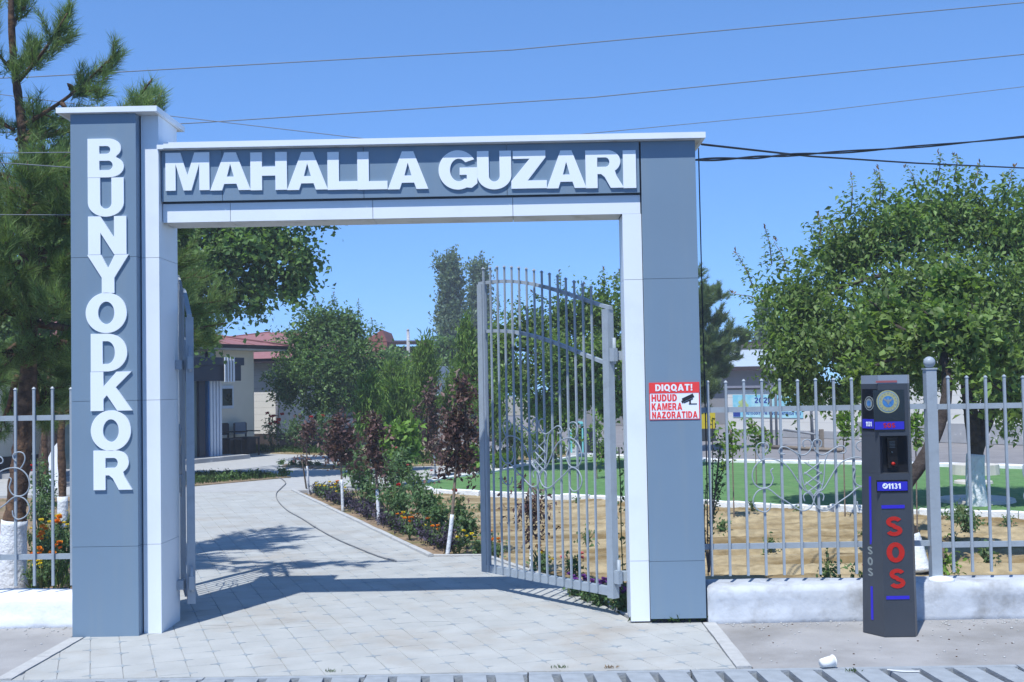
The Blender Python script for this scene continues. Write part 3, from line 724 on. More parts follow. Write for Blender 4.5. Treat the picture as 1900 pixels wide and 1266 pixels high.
# ------------------------------------------------------------------ emergency call kiosk
ks = thing('call_kiosk', 'charcoal emergency call pillar with red upright lettering and blue strips', 'kiosk', (2.53, -.45, 0))
H_ = 1.80
def kring(z):
    t = z/H_; a = lambda p, q: p+(q-p)*t        # bottom -> top footprint
    fl, frr = a(2.452, 2.470), a(2.662, 2.672)    # front face left and right edge
    sl_, sr = a(2.352, 2.404), a(2.690, 2.700)
    dx = -.014*t
    return [Vector((fl+dx, -.575, z)), Vector((frr+dx, -.575, z)), Vector((sr+dx, -.53, z)), Vector((sr+dx, -.33, z)), Vector((a(2.60, 2.60)+dx, -.29, z)), Vector((a(2.44, 2.46)+dx, -.29, z)), Vector((sl_+dx, -.40, z))]
zn0, zn1 = 1.115, 1.375
MB().loft([kring(0.0), kring(zn0)]).build('body', M_kiosk, ks)
def back(z):
    r = kring(z); r2 = [v.copy() for v in r]; r2[0].y = r2[1].y = -.47; r2[2].y = -.465; r2[0].x += .004; r2[1].x += .012; return r2
MB().loft([back(zn0+.0006), back(zn1-.0006)]).build('niche_back', M_niche, ks)
MB().loft([kring(zn1), kring(1.735)]).build('head', M_kiosk, ks)
MB().loft([kring(1.7355), kring(1.795)]).build('beacon_cap', M_kglass, ks)
def kf(px, py): return at(px, py, -.5765)
def fbox(name, ma, xa, ya, xb, yb, d=.004, par=ks, Y=-.5755):
    p, q = at(xa, yb, Y), at(xb, ya, Y); return bx(name, ma, par, p.x, q.x, Y-d, Y, p.z, q.z)
fbox('beacon_strip', M_pinkstrip, 1625, 706, 1664, 710.5)
# cheeks and sill of the niche
zc = lambda y: at(1640, y, -.575).z
k0, k1 = kring(zn0), kring(zn1)
MB().loft([[k0[0]+Vector((.0, 0, .0008)), k0[0]+Vector((.034, .06, .0008)), k0[6]+Vector((.03, 0, .0008)), k0[6]+Vector((0, 0, .0008))], [k1[0]+Vector((0, 0, -.0008)), k1[0]+Vector((.034, .06, -.0008)), k1[6]+Vector((.03, 0, -.0008)), k1[6]+Vector((0, 0, -.0008))]]).build('cheek', M_kiosk, ks)
MB().loft([[k0[1]+Vector((-.012, 0, .0008)), k0[1]+Vector((0, 0, .0008)), k0[2]+Vector((0, 0, .0008)), k0[2]+Vector((-.02, .03, .0008))], [k1[1]+Vector((-.012, 0, -.0008)), k1[1]+Vector((0, 0, -.0008)), k1[2]+Vector((0, 0, -.0008)), k1[2]+Vector((-.02, .03, -.0008))]]).build('cheek', M_kiosk, ks)
bx('intercom', M_gloss, ks, 2.53, 2.60, -.50, -.474, 1.15, 1.36)
MB().tube([Vector((2.565, -.502, 1.178)), Vector((2.565, -.515, 1.178))], .0125, 12).build('call_button', M_kred, ks)
for k in range(5): bx('speaker_slot', M_silver, ks, 2.545, 2.585, -.502, -.5005, 1.29+.010*k, 1.293+.010*k)
MB().tube([Vector((2.56, -.502, 1.258)), Vector((2.56, -.507, 1.258))], .006, 10).build('camera_eye', M_silver, ks)
fbox('screen', M_gloss, 1622, 723, 1677, 801)
fbox('label_band', M_kblue2, 1623, 782, 1677, 797.5, .006)
def ktext(s, xa, xb, ya, yb, ma, Y=-.583, gap=.12, sp=.3):
    p, q = at(xa, yb, Y), at(xb, ya, Y); mb = MB(); text_into(mb, s, frame((p.x, Y, p.z), (1, 0, 0)), q.x-p.x, q.z-p.z, .002, gap, sp); return mb.build('lettering', ma, ks)
ktext('SOS', 1639, 1661, 785, 794, M_kred)
def emblem(c, ux, nrm, r, mats_):
    """ring emblem with beaded rim, inner ring and a spread-wing mark"""
    T = frame(c, ux)
    for k, (ra, ma, zz) in enumerate(((1.0, mats_[0], .002), (.90, mats_[1], .003), (.84, mats_[0], .004), (.60, mats_[2], .005), (.50, mats_[1], .006))):
        MB().prism([(ra*r*math.cos(a), ra*r*math.sin(a)) for a in np.linspace(0, 2*math.pi, 28, False)], 0, zz, T).build('emblem_ring', ma, ks)
    mb = MB()
    for k in range(16):
        a = 2*math.pi*k/16; mb.prism([(.72*r*math.cos(a)+.06*r*math.cos(b), .72*r*math.sin(a)+.06*r*math.sin(b)) for b in np.linspace(0, 2*math.pi, 6, False)], .004, .0055, T)
    for s in (1, -1):
        mb.prism([(0, -.30*r), (s*.12*r, -.05*r), (s*.42*r, .22*r), (s*.30*r, .28*r), (s*.08*r, .12*r), (0, .34*r)][::s], .006, .0075, T)
    mb.build('emblem_mark', mats_[3], ks)
c = at(1647.5, 745.5, -.580)
emblem((c.x, -.5798, c.z), (1, 0, 0), None, .079, (M_gold, M_embl, M_gold, M_silver))
fbox('number_label', M_kblue2, 1627.5, 893.5, 1683, 911, .007); fbox('label_rim', M_gloss, 1626, 890.5, 1684, 914, .004)
ktext('1131', 1648, 1671, 897, 907.5, M_whitesign, -.584)
mb = MB(); c = at(1642.5, 902, -.584); T = frame((c.x, -.584, c.z), (1, 0, 0))
mb.prism([(.019*math.cos(a), .019*math.sin(a)) for a in np.linspace(0, 2*math.pi, 18, False)], -.001, .001, T); mb.build('phone_symbol', M_whitesign, ks)
mb = MB(); T2 = T @ Matrix.Rotation(R(40), 4, 'Z'); mb.box(-.011, .011, -.003, .003, .001, .0016, T2); mb.box(-.012, -.006, .0031, .008, .001, .0016, T2); mb.box(.006, .012, .0031, .008, .001, .0016, T2); mb.build('phone_symbol', M_kblue2, ks)
fbox('light_strip', M_kblue, 1635.5, 937, 1678, 944, .004); fbox('light_strip', M_kblue, 1644.5, 1105.5, 1687, 1112.5, .004)
for ch, xa, xb, ya, yb in (('S', 1644, 1674, 958.5, 995), ('O', 1645.5, 1678, 1007, 1043.5), ('S', 1650.5, 1679.5, 1055.5, 1092)):
    ktext(ch, xa, xb, ya, yb, M_kred, -.578)
# left face of the kiosk
def lface(z, s): r = kring(z); return r[6].lerp(r[0], s)
def lbox(name, ma, s0, s1, z0, z1, d=.004):
    out_ = (Vector((-.87, -.5, 0)))*d
    a = [lface(z0, s0), lface(z0, s1), lface(z1, s1), lface(z1, s0)]
    return MB().add(a+[v+out_ for v in a], [(0, 3, 2, 1), (4, 5, 6, 7), (0, 1, 5, 4), (1, 2, 6, 5), (2, 3, 7, 6), (3, 0, 4, 7)]).build(name, ma, ks)
lbox('side_screen', M_gloss, .08, .92, 1.41, 1.70); lbox('side_label', M_kblue2, .1, .9, 1.425, 1.49, .006)
c = lface(1.60, .5); T = frame(c+Vector((-.005, -.003, 0)), lface(1.6, 1)-lface(1.6, 0))
for ra, ma, zz in ((.05, M_silver, .001), (.042, M_gloss, .002), (.035, M_silver, .003), (.02, M_embl, .004)):
    MB().prism([(ra*math.cos(a), ra*math.sin(a)) for a in np.linspace(0, 2*math.pi, 24, False)], 0, zz, T).build('side_emblem', ma, ks)
mb = MB(); p = lface(1.44, .32); text_into(mb, '1131', frame(p+Vector((-.008, -.004, 0)), lface(1.44, 1)-lface(1.44, 0)), .06, .032, .002); mb.build('lettering', M_whitesign, ks)
lbox('side_strip', M_kblue, .40, .50, .62, 1.09); lbox('side_strip', M_kblue, .40, .50, .10, .33)
for k, ch in enumerate('SOS'):
    mb = MB(); z = .55-.075*k; p = lface(z, .28); glyph_into(mb, ch, frame(p+Vector((-.003, -.002, 0)), lface(z, 1)-lface(z, 0)), .05, .055, .002); mb.build('lettering', M_silver, ks)

# ================================================================== BUILDINGS
def place(o, ang):
    """frame with x along the wall, y outward, z up"""
    return Matrix.Translation(Vector(o)) @ Matrix.Rotation(ang, 4, 'Z')
# --- cream building on the left; x runs along its front from far corner towards the camera, y points out of the front
bl = thing('cream_building', 'cream building with pink red roof, navy canopy and striped column behind the left gate leaf', 'building', (-7.56, 24.5, 0))
u = Vector((-.44, -.9, 0)).normalized()
B1 = frame((-7.56, 24.5, 0), (-u.x, -u.y, 0), (0, 0, 1))            # x away from camera, y up, z outward normal
B1 = Matrix(((-u.x, 0, 0, 0), (0, 0, 0, 0), (0, 0, 0, 0), (0, 0, 0, 1)))
nrm = Vector((-u.y, u.x, 0)); nrm = nrm if nrm.x > 0 else -nrm
B1 = Matrix.Identity(4)
for i in range(3): B1[i][0], B1[i][1], B1[i][2], B1[i][3] = u[i], nrm[i], (0, 0, 1)[i], (-7.56, 24.5, 0)[i]
bx('wall', M_cream, bl, 0, 12, -6, 0, .42, 2.86, B1)
bx('plinth', M_plinth, bl, -.02, 12, -6.02, .03, -.05, .42, B1)
bx('eave_soffit', M_eave, bl, -.66, 12.5, -6.6, .62, 2.862, 2.90, B1)
bx('fascia', M_fascia, bl, -.70, 12.5, -6.64, .66, 2.9005, 3.0, B1)
mb = MB(); r0 = [(-.72, .68, 3.0), (12.5, .68, 3.0), (12.5, -6.66, 3.0), (-.72, -6.66, 3.0)]
V = [B1 @ Vector(p) for p in r0]+[B1 @ Vector((3.0, -3.0, 3.78)), B1 @ Vector((9, -3.0, 3.78))]
mb.add(V, [(0, 1, 5, 4), (1, 2, 5), (2, 3, 4, 5), (3, 0, 4), (3, 2, 1, 0)]); rf = mb.build('roof', M_roofr, bl)
for a, b in ((0, 4), (3, 4), (4, 5)): MB().tube([V[a]+Vector((0, 0, .01)), V[b]+Vector((0, 0, .01))], .035, 5).build('ridge_cap', M_roofr, rf)
for i in range(12):
    x = -.2+i*1.0; t = min(1, max(.02, (x+.72)/3.72)) if x < 3 else 1
    MB().tube([B1 @ Vector((x, .68, 3.004)), B1 @ Vector((x, .68-3.68*t, 3.004+.78*t))], .012, 4).build('roof_seam', M_roofr, rf)
# porch canopy, column with stripes, glass front
sp = bl
def along(px, y_off):
    """parameter on the front (at distance y_off out of it) seen at pixel column px"""
    d = _F+_R*((px-950)/CF)-_U*((760-633)/CF); c = Vector((0, -CD, 0)); o = Vector((-7.56, 24.5, 0))+nrm*y_off
    # solve c + d*t = o + u*s in the plane
    det = d.x*(-u.y)-(-u.x)*d.y; rx, ry = o.x-c.x, o.y-c.y
    return (d.x*ry-d.y*rx)/det
s_can0 = along(445, 1.15); s_col0 = along(409, .95); s_col1 = along(386, .95)
bx('canopy', M_navy, bl, s_can0, s_can0+3.2, .004, 1.2, 2.02, 2.42, B1)
bx('canopy_trim', M_navy, bl, s_can0-.06, s_can0+3.2, .004, 1.26, 2.421, 2.62, B1)
ca, cb = along(414, 1.25), along(435, 1.25)
for k in range(4):
    a = cb+(ca-cb)*(k+.08)/4; b = cb+(ca-cb)*(k+.62)/4
    bx('canopy_stripe', M_pcol, bl, a, b, 1.2605, 1.285, 1.99, 2.63, B1)
bx('column', M_bstripe, bl, min(s_col0, s_col1), max(s_col0, s_col1), .80, .97, .10, 2.018, B1)
for k in range(4):
    a = s_col0+(s_col1-s_col0)*(k+.02)/4; b = s_col0+(s_col1-s_col0)*(k+.66)/4
    bx('column_rib', M_pcol, bl, min(a, b), max(a, b), .9705, 1.0, .10, 2.018, B1)
bx('porch_step', M_plgrey, bl, s_col0-.5, s_col0+6.5, .035, 1.5, -.02, .10, B1)
bx('door_jamb', M_navy, bl, s_col1+.12, s_col1+.34, .80, .96, .10, 2.018, B1)
gf = bx('glass_front', M_glass, bl, s_col1+.342, s_col1+5, .86, .88, .10, 2.018, B1)
for k in range(1, 5): bx('mullion', M_navy, gf, s_col1+.34+k*.9, s_col1+.40+k*.9, .881, .91, .101, 2.017, B1)
bx('glass_side', M_glass, bl, s_col0-.0, s_col0+.03, .03, .80, .10, 2.018, B1)
wa, wb = along(431, 0), along(408, 0)
wf = bx('window_frame', M_pcol, bl, min(wa, wb), max(wa, wb), .001, .05, 1.28, 1.90, B1)
bx('pane', M_dglass, wf, min(wa, wb)+.06, max(wa, wb)-.05, .0505, .055, 1.36, 1.82, B1)
la, lb = along(396, .0), along(381, 0)
fl = bx('floodlight', M_fascia, bl, min(la, lb), max(la, lb), .002, .09, 2.63, 2.82, B1)
bx('lamp_glass', M_glass, fl, min(la, lb)+.03, max(la, lb)-.03, .0905, .094, 2.66, 2.79, B1)
# two chairs by the wall
def chair(name, label, loc, rz, back, seat):
    t = thing(name, label, 'chair', (0, 0, 0), None)
    for sx in (-.24, .24):
        for sy in (-.22, .22): bx('leg', M_chair, t, sx-.018, sx+.018, sy-.018, sy+.018, 0, .45 if sy > 0 else .88)
    bx('seat', seat, t, -.26, .26, -.24, .25, .4505, .50); bx('backrest', back, t, -.22, .22, -.235, -.205, .58, .90)
    for sx in (-.27, .27): bx('armrest', M_chair, t, sx-.02, sx+.02, -.2, .24, .64, .67)
    t.location = loc; t.rotation_euler = (0, 0, rz); return t
pc = B1 @ Vector((along(424, .45), .45, 0)); chair('chair', 'dark open backed chair left of the padded chair by the cream wall', pc, math.atan2(nrm.y, nrm.x)-math.pi/2, M_chair, M_chair)
pc = B1 @ Vector((along(457, .45), .45, 0)); chair('chair', 'chair with blue grey back at the corner of the cream building', pc, math.atan2(nrm.y, nrm.x)-math.pi/2, M_chairb, M_chair)

# --- white sided house behind it
b2 = thing('white_house', 'white board sided house with red hip roof behind the rounded tree', 'house', (-7.55, 27.6, 0))
c0 = Vector((-7.55, 27.6, 0))
a1 = Vector((-.955, .30, 0)).normalized(); n1 = Vector((-.30, -.955, 0)).normalized()      # sunlit face
a2 = Vector((.32, .947, 0)).normalized(); n2 = Vector((.947, -.32, 0)).normalized()         # shaded face
def face_frame(o, a, n):
    M = Matrix.Identity(4)
    for i in range(3): M[i][0], M[i][1], M[i][2], M[i][3] = a[i], n[i], (0, 0, 1)[i], o[i]
    return M
FA, FB = face_frame(c0, a1, n1), face_frame(c0, a2, n2)
bx('wall_core', M_grey, b2, 0, 9, -6, -.03, -.05, 2.6, FA); bx('wall_core', M_grey, b2, .03, 15, -3, -.031, -.05, 2.6, FB)
for FX, Lx in ((FA, 9), (FB, 15)):
    bx('plinth', M_plinth, b2, .001, Lx, -.028, .02, -.05, .42, FX)
    z = .4205
    while z < 2.5:
        bx('board', M_siding, b2, .02, Lx, -.028, .0, z, z+.196, FX); z += .2
MB().tube([c0+Vector((.02, -.10, .05)), c0+Vector((.02, -.10, 2.5))], .055, 8).build('downpipe', M_pipe, b2)
bx('corner_trim', M_siding, b2, -.02, .10, .001, .03, .42, 2.58, FB)
for sx in (3.6, 8.2):
    wf = bx('window_frame', M_navy, b2, sx, sx+1.5, .0005, .04, .75, 2.0, FB)
    for k in range(2): bx('pane', M_glass, wf, sx+.08+k*.72, sx+.70+k*.72, .0405, .045, .83, 1.92, FB)
bx('fascia', M_fascia, b2, -.5, 9.5, -6.5, .5, 2.602, 2.70, FA); 
pk = at(500, 617, 34); q = lambda x, y, z: FA @ Vector((x, y, z))
rb = [q(-1.2, .55, 2.72), q(10, .55, 2.72), q(10, -10, 2.72), q(-1.2, -10, 2.72)]
MB().add(rb+[pk, pk+Vector((1.2, .8, 0))], [(0, 1, 4), (1, 2, 4), (2, 3, 5, 4), (3, 0, 4, 5), (3, 2, 1, 0)][:5]).build('roof', M_roofr, b2)
for a in (0, 1): MB().tube([rb[a], pk], .04, 5).build('ridge_cap', M_roofr, b2)

# --- low annex with dark fascia seen between the saplings
an = thing('annex', 'low grey annex with dark flat fascia behind the purple saplings', 'annex', (-2.6, 29, 0))
p0, p1 = at(812, 800, 29), at(905, 800, 29); zt = at(850, 733, 29).z
bx('wall', M_grey, an, p0.x, p1.x, 29, 33, -.05, zt-.28); bx('fascia', M_fascia, an, p0.x-.15, p1.x+.15, 28.85, 33.1, zt-.2795, zt-.02); bx('coping', M_sroof, an, p0.x-.18, p1.x+.18, 28.82, 33.15, zt-.0195, zt+.02)
bx('door', M_navy, an, p1.x-.75, p1.x-.1, 28.96, 28.999, 0, 1.1)
# --- far houses over the trees
fh = thing('red_gable_house', 'far house with a small red brick gable peeking over the trees', 'house', (-4.9, 46, 0))
g0, g1, g2 = at(672, 634, 46), at(709, 612, 46), at(718, 634, 46)
MB().add([g0, g1, g2, g0+Vector((0, 4, 0)), g1+Vector((0, 4, 0)), g2+Vector((0, 4, 0))], [(0, 2, 1), (3, 4, 5), (0, 1, 4, 3), (1, 2, 5, 4), (2, 0, 3, 5)]).build('gable', M_redbr, fh)
bx('wall', M_redbr, fh, g0.x, g2.x, 46, 50, 0, g0.z-.05)
dh = thing('dark_shed', 'long dark shed roof low above the trees beside the utility pole', 'shed', (-3.3, 48, 0))
h0, h1 = at(716, 640, 48), at(806, 640, 48)
bx('wall', M_plinth, dh, h0.x, h1.x, 48, 54, 0, h0.z-.1); MB().add([h0+Vector((-.2, -.3, 0)), h1+Vector((.2, -.3, 0)), h1+Vector((.2, 6, .3)), h0+Vector((-.2, 6, .3))]+[v+Vector((0, 0, .14)) for v in (h0+Vector((-.2, -.3, 0)), h1+Vector((.2, -.3, 0)), h1+Vector((.2, 6, .3)), h0+Vector((-.2, 6, .3)))], [(3, 2, 1, 0), (4, 5, 6, 7), (0, 1, 5, 4), (1, 2, 6, 5), (2, 3, 7, 6), (3, 0, 4, 7)]).build('roof', M_fascia, dh)
rh = thing('orange_roof_house', 'far house with a flat orange brown roof seen through the light green saplings', 'house', (-2.6, 44, 0))
h0, h1 = at(770, 668, 44), at(858, 668, 44)
bx('wall', M_cream, rh, h0.x, h1.x, 44, 50, 0, h0.z-.5); bx('roof', M_roofr, rh, h0.x-.3, h1.x+.3, 43.7, 50.3, h0.z-.499, h0.z+.15)
up = thing('utility_pole', 'pale utility pole sticking up above the trees', 'pole', tuple(at(757, 800, 45).xy)+(0,))
pb = at(757, 615, 45); MB().tube([(pb.x, 45, 0), (pb.x, 45, pb.z)], [.11, .07], 8).build('shaft', M_plgrey, up); MB().ball((pb.x, 45, pb.z+.05), .07, 8, 6).build('insulator', M_plgrey, up)

# --- right: grey house behind the fir, sided yard wall with a banner, long sided hall
gh = thing('grey_house', 'grey house with pale sheet roof and tan brick gable behind the fir', 'house', (9, 41, 0))
a, b = at(1296, 700, 41), at(1470, 700, 41); ze, zr = at(1380, 683, 41).z, at(1380, 652, 44).z
bx('wall', M_grey, gh, a.x-6, b.x, 41, 48, 0, ze-.05)
MB().prism([(40.5, ze-.02), (44.5, zr), (44.5, zr+.08), (40.5, ze+.07)], a.x-6.5, b.x+.4, Matrix(((0, 0, 1, 0), (1, 0, 0, 0), (0, 1, 0, 0), (0, 0, 0, 1)))).build('roof', M_sroof, gh)
bx('fascia', M_fascia, gh, a.x-6.5, b.x+.4, 40.42, 40.49, ze-.12, ze+.05)
c, d = at(1372, 660, 44.6), at(1440, 660, 44.6); bx('gable', M_brickg, gh, c.x, d.x, 44.6, 47, zr-1, at(1380, 640, 44.6).z); bx('ridge_cap', M_fascia, gh, c.x-.3, d.x+.3, 44.4, 47.2, at(1380, 640, 44.6).z+.001, at(1380, 637, 44.6).z+.06)
w0, w1 = onz(1352, 808), onz(1905, 826); wd = (w1-w0).normalized(); wn = Vector((wd.y, -wd.x, 0)); wn = wn if wn.y < 0 else -wn
FW = face_frame(w0, wd, wn)
yw = thing('yard_wall', 'white board sided yard wall carrying the cyan banner', 'wall', tuple(w0))
Lw = 5.2; zt = 1.55
bx('core', M_grey, yw, 0, Lw, -.25, -.031, 0, zt, FW); bx('plinth', M_plgrey, yw, -.02, Lw, -.028, .02, 0, .22, FW)
z = .2205
while z < zt-.1:
    bx('board', M_siding, yw, 0, Lw, -.03, 0, z, min(z+.252, zt), FW); z += .256
bx('coping', M_pipe, yw, -.1, Lw, -.35, .10, zt+.001, zt+.07, FW)
hl = thing('sided_hall', 'long white board sided hall with grey plinth behind the apricot trees', 'building', tuple(w0+wd*Lw))
Lh = 26; zt = 2.75
bx('core', M_grey, hl, Lw+.001, Lh, -5, -.031, 0, zt, FW)
bx('plinth', M_plgrey, hl, Lw+.002, Lh, -.028, .05, 0, .52, FW)
z = .5205
while z < zt-.1:
    bx('board', M_siding, hl, Lw+.001, Lh, -.03, .002, z, min(z+.252, zt), FW); z += .256
bx('fascia', M_pipe, hl, Lw-.2, Lh, -5.4, .10, zt+.001, zt+.12, FW)
MB().prism([(-5.5, zt+.121), (.12, zt+.121), (-2.5, zt+.7)], Lw-.3, Lh, FW @ Matrix(((0, 0, 1, 0), (1, 0, 0, 0), (0, 1, 0, 0), (0, 0, 0, 1)))).build('roof', M_sroof, hl)
# banner on the wall
bn = thing('banner', 'cyan printed banner with dark blue numerals on the white sided wall', 'banner', tuple(w0+wn*.05))
def on_wall(px, py):
    d = _F+_R*((px-950)/CF)-_U*((py-633)/CF); c = Vector((0, -CD, CH)); t = (w0-c).dot(wn)/d.dot(wn); p = c+d*t
    return (p-w0).dot(wd), p.z
(s0, zb1), (s1, zb0) = on_wall(1360, 733), on_wall(1491, 776)
sB, zB = s1-s0, zb1-zb0
bx('sheet', M_cyan, bn, s0, s1, .012, .02, zb0, zb1, FW)
bx('print_field', M_bblue, bn, s0+.01, s0+.11*sB, .0202, .0212, zb0+.01, zb0+.30*zB, FW)
TW = lambda s, z, o=.0222: frame(FW @ Vector((s, o, z)), wd)
mb = MB(); text_into(mb, '2020', TW(s0+.325*sB, zb0+.63*zB), .25*sB, .25*zB, .002); text_into(mb, 'YIL', TW(s0+.80*sB, zb0+.60*zB), .10*sB, .16*zB, .002); mb.build('numerals', M_bblue, bn)
mb = MB(); text_into(mb, 'IQTISODIYOTNI RIVOJLANTIRISH YILI', TW(s0+.20*sB, zb0+.12*zB), .77*sB, .13*zB, .002); mb.build('lettering', M_bblue, bn)
mb = MB(); cs, cz = s0+.15*sB, zb0+.58*zB
for k in range(14):
    r = .14*zB; a = k*2.4; q = .026*k/14*zB*14**.5; mb.prism([(.09*zB*math.cos(t)+q*3*math.cos(a), .09*zB*math.sin(t)+q*3*math.sin(a)) for t in np.linspace(0, 6.283, 8, False)], .0, .0008+.00005*k, TW(cs, cz, .0205))
mb.build('tree_print', M_bgreen, bn)

# steel frame, ladder and planks in front of the wall
sf = thing('steel_frame', 'grey steel pipe frame on timber sills in front of the banner wall', 'frame', tuple(onz(1470, 828)))
for px in (1432, 1441.5, 1507):
    p = onz(px, 829); MB().tube([p, p+Vector((0, 0, 2.3))], .035, 8).build('post', M_steel, sf)
pA, pB = onz(1424, 829, .05), onz(1562, 836, .05); MB().tube([pA, pB], .05, 4).build('sill', M_wood, sf)
pA, pB = onz(1455, 806, 0)*0+onz(1455, 829)+Vector((0, 0, .45)), onz(1524, 831)+Vector((0, 0, .33)); MB().tube([pA, pB], .03, 6).build('brace', M_steel, sf)
p = onz(1525, 833); MB().box(p.x-.05, p.x+.05, p.y-.05, p.y+.05, 0, .5).build('stub_post', M_wood, sf)
MB().tube([onz(1432, 829)+Vector((0, 0, 2.25)), onz(1507, 829)+Vector((0, 0, 2.25))], .035, 8).build('top_bar', M_steel, sf)
ld = thing('ladder', 'narrow grey ladder standing against the pipe frame', 'ladder', tuple(onz(1513, 830)))
p, q = onz(1510.5, 830), onz(1517, 830)
for e in (p, q): MB().tube([e, e+Vector((0, .3, 2.1))], .02, 6).build('stile', M_steel, ld)
for k in range(7): h = Vector((0, .3*(k+.6)/7.5, 2.1*(k+.6)/7.5)); MB().tube([p+h, q+h], .013, 5).build('rung', M_steel, ld)
yb = thing('yellow_cabinet', 'yellow box with dark base half hidden by the right gate pillar', 'cabinet', tuple(at(1310, 790, 27)))
a, b = at(1290, 796, 27), at(1327, 766, 27); bx('body', M_ybox, yb, a.x, b.x, 27, 27.8, a.z, b.z); bx('base', M_bin, yb, a.x, b.x, 26.98, 27.82, 0, a.z-.001); bx('door_gap', M_bin, yb, (a.x+b.x)/2+.1, (a.x+b.x)/2+.14, 26.99, 26.999, a.z+.03, b.z-.03)
# stone rings and slab on the lawn
for k, (py_, ww, zz, lab) in enumerate(((940, 1.05, .03, 'flat stone ring round the foot of the lime washed apricot trunk'), (889, .85, .16, 'pale round stone seat on the lawn behind the apricot trunk'), (906, .62, .02, 'small pale stone disc on the shaded lawn'))):
    c = onz(1812-(3*k), py_-8); t_ = tag(MB().tube([c+Vector((0, 0, .012)), c+Vector((0, 0, .03+zz))], [ww/2, ww/2*.97], 20, False).build('stone_disc', M_table), lab, 'stone disc')

# things standing far back, seen through the right gate leaf
wb = thing('work_table', 'small table with a turquoise top in the yard beyond the lawn', 'table', tuple(at(1068, 830, 22)))
a, b = at(1058, 784, 22), at(1082, 784, 22); bx('tabletop', M_teal, wb, a.x, b.x, 22, 22.6, a.z-.05, a.z)
for x in (a.x+.02, b.x-.02): bx('leg', M_teal, wb, x-.02, x+.02, 22.02, 22.06, 0, a.z-.0505); bx('leg', M_teal, wb, x-.02, x+.02, 22.54, 22.58, 0, a.z-.0505)
bi = tag(MB().tube([at(1090, 826, 22.3)*0+Vector((at(1088, 820, 22.3).x, 22.3, 0)), Vector((at(1088, 820, 22.3).x, 22.3, .62))], [.18, .22], 12, False).build('bin', M_bin), 'dark round bin beside the turquoise table', 'bin')
# left, seen through the railing: white slab and parked dark car
sl_ = thing('stone_slab', 'tall white stone slab leaning behind the saplings at left', 'slab', (-8.7, 13.6, 0))
pts = [at(x, y, 13.6) for x, y in ((86, 912), (86, 856), (97, 833), (109, 818), (112, 908))]
MB().loft([pts, [p+Vector((0, .18, 0)) for p in pts]]).build('slab', M_slab, sl_)
cr = thing('parked_car', 'dark parked car half hidden behind the pine trunk at the left edge', 'car', (-14.2, 18.5, 0))
prof = [(-2.1, .25), (-2.1, .75), (-1.5, .92), (-.9, 1.38), (.7, 1.40), (1.35, .95), (2.1, .80), (2.15, .3)]
FC = face_frame(Vector((-12.6, 19.5, 0)), Vector((1, .1, 0)).normalized(), Vector((.1, -1, 0)).normalized())
MB().prism(prof, -.8, .8, FC @ Matrix(((1, 0, 0, 0), (0, 0, 1, 0), (0, 1, 0, 0), (0, 0, 0, 1)))).build('body', M_car, cr)
mb = MB(); mb.prism([(-1.35, .93), (-.85, 1.32), (.62, 1.33), (1.15, .95)], .80, .81, FC @ Matrix(((1, 0, 0, 0), (0, 0, 1, 0), (0, 1, 0, 0), (0, 0, 0, 1)))); mb.build('side_window', M_dglass, cr)
for sx in (-1.3, 1.35):
    for sy in (-.7, .7): MB().tube([FC @ Vector((sx, sy-.1, .31)), FC @ Vector((sx, sy+.1, .31))], .31, 14, False).build('wheel', M_bin, cr)
lw2 = thing('back_wall', 'plain grey wall at the back left behind the pine', 'wall', (-14, 24, 0))
bx('panel', M_grey, lw2, -30, -10.2, 26, 26.3, 0, 2.2)

# ------------------------------------------------------------------ overhead wires
def wire(name, label, pts, r, ma, sag=0, n=6):
    P = []
    for a, b in zip(pts[:-1], pts[1:]):
        for k in range(10): t = k/10; p = Vector(a).lerp(Vector(b), t); p.z -= sag*4*t*(1-t); P.append(p)
    P.append(Vector(pts[-1])); return tag(MB().tube(P, r, n).build(name, ma), label, 'wire')
wire('overhead_wire', 'topmost thin overhead wire crossing the sky', [at(-400, 160, 13), at(60, 143, 13), at(950, 93, 13), at(1900, 5, 13), at(2600, -70, 13)], .010, M_wireg)
wire('overhead_wire', 'second thin overhead wire rising to the right above the lintel', [at(-300, 262, 14), at(370, 228, 14), at(1100, 181, 14), at(1900, 101, 14), at(2600, 20, 14)], .010, M_wireg)
wire('overhead_wire', 'faint third wire above the lintel end at the right', [at(700, 290, 20), at(1070, 250, 20), at(1500, 209, 20), at(1900, 161, 20), at(2600, 60, 20)], .009, M_wireg)
wire('overhead_wire', 'thin wire sloping down to the right behind the pillar cap', [at(-200, 150, 9), at(320, 216, 9), at(680, 258, 9), at(1000, 296, 9)], .006, M_wireg)
wire('overhead_wire', 'pale wire in front of the pine high at the left edge', [at(-300, 287, 1.2), at(130, 283, 1.2), at(330, 281, 1.2)], .004, M_wireg)
wire('overhead_wire', 'sagging grey wire below the pale wire at the left edge', [at(-300, 290, 1.1), at(30, 304, 1.1), at(130, 311, 1.1), at(330, 318, 1.1)], .004, M_wireg)
wire('overhead_wire', 'dark wire crossing the middle of the pine at left', [at(-300, 398, 1.3), at(130, 399, 1.3), at(330, 402, 1.3)], .004, M_wireg)
base = [at(1291, 297, .3), at(1390, 293, 1.0), at(1480, 287, 1.6), at(1640, 277, 2.6), at(1900, 254, 4), at(2500, 190, 7)]
C_ = smooth_curve(base, 14); tw = MB()
for ph in (0, math.pi): tw.tube([p+Vector((0, +.0065*math.cos(i*.30+ph), .0085*math.sin(i*.30+ph))) for i, p in enumerate(C_)], .0075, 6)
tag(tw.build('twisted_cable', M_wire), 'thick twisted black cable running right from the gate pillar', 'cable')
